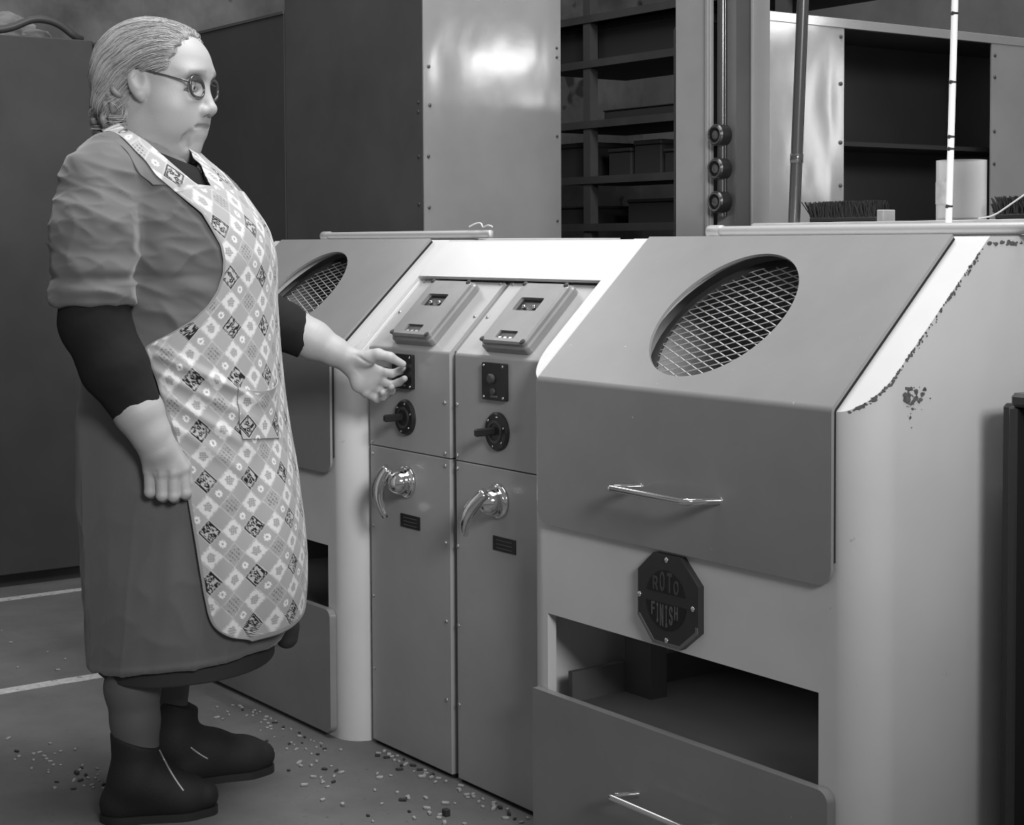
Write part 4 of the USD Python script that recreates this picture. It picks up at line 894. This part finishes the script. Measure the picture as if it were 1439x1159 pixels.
def apron_print(u, v):
    d = .049; p = (u*1.12+v)/d+.13; q_ = (u*1.12-v)/d+.37; i, j = np.floor(p), np.floor(q_); x, y = p-i-.5, q_-j-.5
    c = np.mod(i+j, 4); r = np.mod(i-j, 4); rad = np.hypot(x, y); ang = np.arctan2(y, x); m = np.maximum(np.abs(x), np.abs(y))
    t = np.full(u.shape, .33)
    rn = meshkit.noise(np.stack([i*7.3, j*5.1, i*0], -1)+.5)
    t = t*(.88+.24*rn)
    dark = (c == 0) & (r == 0); wh = ((c == 0) & (r == 2)) | ((c == 2) & (r == 0)); dot = (c == 2) & (r == 2); flo = (((c == 1) & (r == 1)) | ((c == 3) & (r == 3)))
    rg = meshkit.noise(np.stack([p*9, q_*9, p*0+3], -1)); w = np.where(m > .40+.11*rg, .40, .60); blot = rad < .22+.07*rg+.03*np.sin(5*ang+i); w = np.where(blot, .34+.16*np.sin(34*x)*np.sin(31*y), w); t = np.where(wh, w, t)
    dk = np.full(u.shape, .012); nz = meshkit.noise(np.stack([p*7, q_*7, p*0], -1)); dk = np.where((nz > .46) & (m < .37), .42, dk); dk = np.where((m > .375) & (m < .40), .40, dk)
    for fx, fy in ((-.16, .12), (.15, -.08)):
        r2 = np.hypot(x-fx, y-fy); pe = .135*(1+.25*np.cos(5*np.arctan2(y-fy, x-fx))); dk = np.where(r2 < pe+.04, .45, dk); dk = np.where(r2 < pe, .015, dk); dk = np.where(r2 < .04, .5, dk)
    t = np.where(dark, dk, t)
    f = np.where(rad < .20+.03*np.cos(8*ang), .68, t); f = np.where(rad < .08, .3, f); t = np.where(flo, f, t)
    gx_, gy_ = np.mod(x*5+.5, 1)-.5, np.mod(y*5+.5, 1)-.5; t = np.where(dot & (np.hypot(gx_, gy_) < .29) & (rad < .42), .15, t)
    t = np.where((m > .475) & ~wh, .46, t)
    return t
zt, zb = at(215, 268, -.1)[2], at(330, 898, -.16)[2]; OFF = .0085
zr = np.linspace(zb, zt, 400); near = np.array([theta_at(z_, OUT, OFF) for z_ in zr])
# the lower hem curves up at its corners: take the last rows' angles from the outline, rising towards the front
k_ = np.array([.06, .24, .52, .24, .06]);
near = np.convolve(np.pad(near, 2, 'edge'), np.ones(5)/5, 'valid')
def adisp(TH, Z, P):
    x = P[..., 0]; px, py = pix(P)
    w1 = meshkit.fbm(np.stack([TH*2.0+Z*2.0, Z*3.0, Z*0+1], -1), 3)-.5
    d = .010*w1*sm(-Z, -1.15, -1.0)+.0025
    s_ = (px-205)*.50+490; u = (py-s_)                                   # creases fanning from the waist tie
    for k, (o, wd, am) in enumerate(((2, 7, .007), (24, 8, .006), (-14, 6, .004), (48, 9, .006), (80, 10, .0045))):
        uu = u-o-(px-205)*(.06*k-.05); d += am*np.exp(-(uu/wd)**2)*sm(px, 205, 230)*(1-sm(px, 300, 380))
    vf = np.sin((px-300)*.085+np.sin(py*.01))*.006*sm(py, 600, 720)*sm(px, 290, 330)  # vertical folds at the lower front
    fl_ = np.cos(np.clip(TH, -1.4, 1.4))**2*sm(py, 540, 850)*.036
    return d+vf+fl_
am_, au, av = patch(zr, -near*.98, near, OFF, 360, .0014, adisp)
vv_ = np.asarray(am_.vertices).copy(); q1 = np.tile(np.linspace(-1, 1, 360), 2*len(zr)); lowk = 1-sm(av, zb, zb+.35)
vv_[:, 2] += .036*lowk*(1-np.abs(q1))**1.2; am_ = trimesh.Trimesh(vv_, am_.faces, process=False)
# the hem's front rises a little
tone = apron_print(au, av)
half = len(zr)*360; S_ = np.tile(np.linspace(0, 1, 360), len(zr)); S_ = np.r_[S_, S_]; Rw = np.r_[np.repeat(np.arange(len(zr)), 360), np.repeat(np.arange(len(zr)), 360)]
dist_e = np.minimum(S_, 1-S_)*np.repeat(np.maximum(near, .05), 360).repeat(1)[np.r_[np.arange(half), np.arange(half)]]*2*.2
bind = (dist_e < .005) | (Rw < 4) ; tone = np.where(bind, .24, tone)
apron = part('apron', am_, 'print_cotton', WM, color=tone, label='pale cotton apron printed with lozenges of flowers')
# straps over the shoulders, laid on the coat's own surface
def lay(m_, gap, thick):
    keep_, cv_.D = cv_.D, Dlay
    v = np.asarray(m_.vertices).copy(); h_ = len(v)//2; t_ = v[:h_]; z0 = t_[:, 2]
    for _ in range(6):
        d_ = cv_.at(t_); t_ = t_+cv_.grad(t_)*np.clip(gap-d_, 0 if _ < 0 else -.004, .02)[:, None]
    n_3 = cv_.grad(t_); cv_.D = keep_; v[:h_] = t_; v[h_:] = t_-n_3*thick; return trimesh.Trimesh(v, m_.faces, process=False)
zs_t = at(150, 176, -.05)[2]; zr2 = np.linspace(zt-.006, zs_t, 120); kr = np.linspace(0, 1, 120)
sm9 = lambda x: np.convolve(np.pad(x, 4, 'edge'), np.ones(9)/9, 'valid')
o2 = sm9(np.array([theta_at(z_, OUT, OFF) for z_ in zr2])); i2 = sm9(np.array([theta_at(z_, INN, OFF) for z_ in zr2])); i2 = np.minimum(i2, o2-.03)
fi = sm9(np.array([theta_at(z_, FIN, OFF) for z_ in zr2]))
m_, u_, v_ = patch(zr2, i2, o2, OFF, 60, .0016); m_ = lay(m_, .0095, .0016)
part('strap', m_, 'print_cotton', apron, color=apron_print(u_+.05, v_))
zrf = np.linspace(zt-.006, at(269, 211, 0)[2], 90); fi = sm9(np.array([theta_at(z_, FIN, OFF) for z_ in zrf]))
m_, u_, v_ = patch(zrf, fi-.62, fi, OFF, 60, .0016); m_ = lay(m_, .0095, .0016)
part('strap', m_, 'print_cotton', apron, color=apron_print(u_-.05, v_))
# black sweater filling the neck opening
wv = Vol((-.14, -.16, 1.20), (.24, .16, 1.40), .004)
for k_ in range(1): pass
zw = np.clip(wv.lo[2]+np.arange(wv.n[2])*wv.h, sz.min(), sz.max()); A2, B2, C2 = (fr(zw)-bk(zw))/2, hb(zw), (fr(zw)+bk(zw))/2
xw = (wv.lo[0]+np.arange(wv.n[0])*wv.h)[:, None, None]; yw = (wv.lo[1]+np.arange(wv.n[1])*wv.h)[None, :, None]; zw_ = (wv.lo[2]+np.arange(wv.n[2])*wv.h)[None, None, :]
wv.D = (((np.abs(xw-C2)/A2)**NE+np.abs(yw/B2)**NE)**(1/NE)-1)*np.minimum(A2, B2)*.95+.006
n0, n1 = at(170, 190, -.03), at(258, 226, -.03); sl_ = (n1[2]-n0[2])/(n1[0]-n0[0])
wv.D = np.maximum(np.maximum(wv.D, zw_-(n0[2]+sl_*(xw-n0[0]))), 1.212-zw_).astype(np.float32)
sw = relax(wv.mesh(), 3); part('sweater_neck', sw, 'wool_black', WM, smooth=True, label='black knitted sweater showing at the neck')
for bp in ((292, 256), (284, 243)):
    ths = np.linspace(0, 1.5, 300); zb_ = at(bp[0], bp[1], -.05)[2]; Pb = tors(ths, zb_, -.005); i_ = np.argmin(np.abs(pix(Pb)[0]-bp[0])); part('button', lathe([(0, 0), (.0055, 0), (.005, .003), (0, .0035)], Pb[i_], (Pb[i_]-[.04, 0, Pb[i_][2]])*[1, 1, 0]+[0, 0, .05], 14), 'button_dark', WM, smooth=True)
# the coat's lapels
LAP = [(t[0]+9, t[1]-7) for t in OUT if t[0] < 330]
zr3 = np.linspace(at(235, 262, -.1)[2], at(150, 184, -.05)[2], 70)
o3 = np.array([theta_at(z_, LAP, OFF) for z_ in zr3]); k3 = np.linspace(0, 1, 70); o3 = sm9(o3+.20*np.exp(-((k3-.80)/.10)**2)+.10*np.exp(-((k3-.30)/.16)**2))
i3 = np.array([theta_at(z_, OUT, OFF) for z_ in zr3])-.05
m_, u_, v_ = patch(zr3, i3, o3, OFF, 24, .004); m_ = lay(m_, .0065, .004)
part('lapel', m_, 'coat_cloth', coat_n, color=np.full(len(m_.vertices), .125))
# apron pocket
ppx = np.array([(328, 545), (330, 604), (345, 612), (388, 612)])
zp = np.linspace(at(340, 612, -.12)[2], at(340, 541, -.12)[2], 150)
PK = [(500, 329), (541, 329), (600, 334), (640, 340)]
kp = np.array([theta_at(z_, PK, OFF) for z_ in zp])
def pdisp(TH, Z, P):
    s = (TH-TH.min(1, keepdims=True))/(np.ptp(TH, axis=1)[:, None]+1e-9); k = (Z-Z.min())/np.ptp(Z)
    return adisp(TH, Z, P)+.003+.016*k**2*np.sin(np.pi*np.clip(s, 0, 1))**.8
kl = np.array([theta_at(z_, [(500, 384), (640, 387)], OFF) for z_ in zp]); m_, u_, v_ = patch(zp, kl, kp, OFF+.001, 170, .002, pdisp)
vv_ = np.asarray(m_.vertices).copy(); sp_k = (v_-v_.min())/np.ptp(v_); sp_s = np.tile(np.linspace(0, 1, 170), 300); vv_[:, 2] += -.016*sp_k**2*np.sin(np.pi*sp_s)+.010*sp_k*(1-sp_s)-.010*(1-sp_k)*(1-sp_s); m_ = trimesh.Trimesh(vv_, m_.faces, process=False)
tn = apron_print(u_+.013, v_-.004); kk = (v_-v_.min())/np.ptp(v_); tn = np.where(kk > .95, .36, tn)
part('pocket', m_, 'print_cotton', apron, color=tn)

# --- sweater sleeves
def limb(name, pts, rs, h, mt, label, k=.015, wr=.002):
    pts = np.array(pts); lo, hi = pts.min(0)-max(rs)-.02, pts.max(0)+max(rs)+.02; vv = Vol(lo, hi, h); vv.chain(pts, rs, k)
    e = pts[-1]-pts[-2]; e /= np.linalg.norm(e); X = [vv.lo[k_]+np.arange(vv.n[k_]).reshape([-1 if j == k_ else 1 for j in range(3)])*vv.h for k_ in range(3)]
    dd = sum((X[k_]-pts[-1][k_])*e[k_] for k_ in range(3)); near_ = np.sqrt(sum((X[k_]-pts[-1][k_])**2 for k_ in range(3))) < .09
    vv.D = np.where(near_, np.maximum(vv.D, dd), vv.D).astype(np.float32); m = relax(vv.mesh(), 4); v = np.asarray(m.vertices); nn = vnorm(m)
    v = v+nn*((meshkit.fbm(v*26+2, 3)-.5)*wr*2)[:, None]
    return part(name, trimesh.Trimesh(v, m.faces, process=False), mt, WM, smooth=True, label=label)
limb('sweater_sleeve', [at(128, 395, -.245), at(133, 452, -.252), at(161, 516, -.255), at(195, 578, BR)], [.062, .066, .0625, .0475], .004, 'wool_black', 'black sweater sleeve of the lowered arm')
limb('sweater_sleeve', [at(318, 385, .21), at(352, 430, .212), at(400, 458, .212), at(433, 478, .217)], [.056, .056, .0505, .0445], .004, 'wool_black', 'black sweater sleeve of the reaching arm')

# --- slip, stockings, boots
zr4 = np.linspace(.283, .36, 20)
V4 = []; t4 = np.linspace(0, 2*np.pi, 90, endpoint=False)
for z_ in zr4:
    pz = tors(t4, np.full(90, .34), -.020); pz[:, 2] = z_+.07*np.maximum(pz[:, 0]-.03, 0)+.12*np.maximum(-.03-pz[:, 0], 0); V4.append(pz)
V4 = np.vstack(V4); f4 = []
for i in range(19):
    for j in range(90):
        k = (j+1) % 90; f4 += [(i*90+j, (i+1)*90+k, i*90+k), (i*90+j, (i+1)*90+j, (i+1)*90+k)]
inn = (V4-[V4[:, 0].mean(), 0, 0])*[.985, .985, 1]+[V4[:, 0].mean(), 0, 0]; f4 = np.array(f4); n4 = len(V4)
rimf = []
for r0 in (0, 19*90):
    for j in range(90):
        k = (j+1) % 90; rimf += [(r0+j, r0+k, r0+k+n4), (r0+j, r0+k+n4, r0+j+n4)]
part('underskirt', trimesh.Trimesh(np.vstack([V4, inn]), np.vstack([f4, f4[:, ::-1]+n4, rimf]), process=False), 'slip_dark', WM, smooth=True, label='dark underskirt below the coat hem')
fv = Vol(at(370, 925, .0)-.06, at(440, 840, .14)+.06, .003)
fv.chain([at(398, 850, .08), at(401, 880, .08), at(403, 895, .08)], [.024, .028, .024], .01); fm = relax(fv.mesh(), 4)
part('skirt_fold', fm, 'slip_dark', WM, smooth=True, label='dark fold of skirt hanging below the apron front')
limb('stocking', [at(200, 900, -.11), at(186, 965, -.115), at(190, 1012, -.115), at(194, 1062, -.115)], [.062, .0535, .0470, .042], .0035, 'stocking', 'grey stocking of the near leg', wr=.0004)
limb('stocking', [at(234, 900, .11), at(231, 965, .115), at(237, 1012, .115), at(244, 1050, .115)], [.060, .049, .040, .036], .0035, 'stocking', 'grey stocking of the far leg', wr=.0004)
def boot(name, label, an, heel, ball, toe, top, zipx):
    v = Vol((-.20, -.25, -.02), (.32, .30, .26), .0033); an, heel, ball, toe = (np.array(x, float) for x in (an, heel, ball, toe))
    v.chain([np.array([heel[0]+.012, heel[1], .035]), np.array([an[0], an[1], .085]), np.array([an[0], an[1], top+.05])], [.042, .0475, .0525], .02)
    v.chain([np.array([an[0], an[1], .075]), (an+ball)/2*[1, 1, 0]+[0, 0, .058], ball], [.050, .044, .039], .025)
    v.chain([ball, toe], [.041, .031], .02); v.chain([np.array([heel[0]+.01, heel[1], .03]), ball*[1, 1, 0]+[0, 0, .03]], [.038, .038], .02)
    X = [v.lo[k_]+np.arange(v.n[k_]).reshape([-1 if j == k_ else 1 for j in range(3)])*v.h for k_ in range(3)]
    dirv = (toe-heel)[:2]/np.linalg.norm((toe-heel)[:2]); al = (X[0]-an[0])*dirv[0]+(X[1]-an[1])*dirv[1]
    v.D = np.maximum(v.D, (X[2]-(top-.35*np.clip(al, -.06, .06)))).astype(np.float32); v.D = np.maximum(v.D, .012-X[2]).astype(np.float32)
    m = relax(v.mesh(), 5); b = part('boot' if name is None else name, m, 'boot_felt', WM, smooth=True, label=label)
    sec = trimesh.Trimesh(m.vertices, m.faces, process=False).section(plane_origin=(0, 0, .022), plane_normal=(0, 0, 1))
    poly = max((Polygon(np.asarray(d)[:, :2]) for d in sec.discrete if len(d) > 3), key=lambda p: p.area).buffer(.002)
    part('sole', ext(poly.simplify(.0008), .016), 'boot_sole', b)
    zp_ = []; eye = np.array([(EYE-G)@RH, (EYE-G)@FH, EYE[2]])
    for t in np.linspace(0, 1, 14):
        px = zipx[0]+(zipx[2]-zipx[0])*t; py = zipx[1]+(zipx[3]-zipx[1])*(t+.25*t*(1-t)); d_ = at(px, py, 0)-eye; d_ /= np.linalg.norm(d_); s_ = (an[1]-.2-eye[1])/d_[1]; P_ = eye+d_*s_
        for _ in range(60): P_ = P_+d_*float(np.clip(v.at(P_[None])[0], -.01, .02))*.8
        zp_.append(P_-d_*.0006)
    part('zip', tube(zp_, .0022, 6), 'zip_metal', b, smooth=True)
nb_an = at(192, 1062, -.115); fb_an = at(243, 1035, .115)
boot(None, 'dark ankle boot on the near foot', (nb_an[0], -.115, .1), (-.062, -.118, 0), (.066, -.098, .040), (.105, -.088, .036), .160, (224, 1054, 258, 1111))
boot(None, 'dark ankle boot on the far foot', (fb_an[0]+.004, .115, .1), (.020, .105, 0), (.150, .158, .040), (.182, .172, .036), .172, (268, 1050, 292, 1066))

# ---------------------------------------------------------------- swarf: pale chips spilled along the machine feet
def wfloor(px, py):
    d = CF + CR*(px-W/2)/F_PX - CU*(py-PPY)/F_PX; t = -EYE[2]/d[2]; return (EYE+d*t)[:2]
ck = random.Random(21); chips = []
def seg(where, x0, y0, x1, y1, n, s, sz=(.8, 1.25)):
    for _ in range(n):
        t = ck.random(); chips.append((x0+(x1-x0)*t+ck.gauss(0, s)*1.4, y0+(y1-y0)*t+abs(ck.gauss(0, s)), ck.uniform(*sz), where))
cab1, cab2 = 'in the drift along the foot of the left control cabinet', 'in the drift along the foot of the right control cabinet'
seg(cab1, 530, 1052, 630, 1100, 44, 4); seg(cab2, 645, 1108, 742, 1156, 40, 4); seg(cab2, 640, 1098, 672, 1122, 14, 3)
seg('in the drift along the foot of the half hidden machine', 330, 985, 470, 1052, 46, 6, (.6, 1.0))
seg('scattered on the floor a little before the half hidden machine', 300, 985, 470, 1062, 28, 12, (.6, 1.0))
seg('scattered on open floor before the control cabinets', 520, 1078, 700, 1150, 32, 24); seg('on the floor between the far boot and the machines', 375, 1045, 500, 1100, 22, 20)
seg('on the floor left of the near boot, at lower left', 20, 1035, 150, 1095, 38, 16, (.6, .95)); seg('lying close behind the heel of the near boot', 120, 1085, 150, 1112, 10, 4); seg('on the floor between the two white lines at left', 0, 885, 120, 950, 7, 18, (.6, .9))
def chip_mesh(k):
    r = random.Random(k); L, w_ = r.uniform(.007, .015), r.uniform(.0045, .007)
    m = bx(-L/2, L/2, -w_/2, w_/2, 0, w_*.75, .0012); m = tm(m); v = np.asarray(m.vertices).copy(); v[:, 0] += v[:, 1]*r.uniform(-.6, .6); return trimesh.Trimesh(v, m.faces, process=False)
protos = []; used = []
foot = [(np.array([x, y])) for x, y in ()]
cnt = 0
for px, py, sc, where in chips:
    x, y = wfloor(px, py)
    lim = 1.945 if -3.26 < x < -2.58 else 1.862
    if y > lim: y = lim-abs(ck.gauss(0, .012))
    P = np.array([x, y]); la = (P-G[:2])@RH[:2]; lb = (P-G[:2])@FH[:2]
    if (-.13 < la < .16 and -.18 < lb < -.03) or (-.06 < la < .24 and .03 < lb < .24): continue
    if any((x-a_)**2+(y-b_)**2 < .012**2 for a_, b_ in used): continue
    used.append((x, y))
    dark = ck.random() < .16; kind = ('dark' if dark else 'pale')
    gname = 'chips '+where
    lab_ = ('small dark chip ' if dark else 'small pale chip ')+where
    vi = cnt % 6; cnt += 1; path = numbered('/World/metal_chip'); X_ = UsdGeom.Xform.Define(stage, path)
    X_.AddTranslateOp().Set(Gf.Vec3d(float(x), float(y), 0.0)); X_.AddRotateZOp().Set(ck.uniform(0, 360)); X_.AddScaleOp().Set(Gf.Vec3f(sc, sc, sc))
    tag(X_.GetPrim(), lab_, 'chip', gname+(', dark' if dark else ', pale'))
    usdkit.mesh(stage, path+'/chip_body', chip_mesh(vi), MT['chip_dark' if dark else 'chip_pale'])
wx_, wy_ = wfloor(627, 1146)
solo('metal_block', bx(wx_-.007, wx_+.007, wy_-.006, wy_+.006, 0, .014, .001), 'chip_dark', 'small dark square block standing alone on the floor before the right cabinet', 'block')
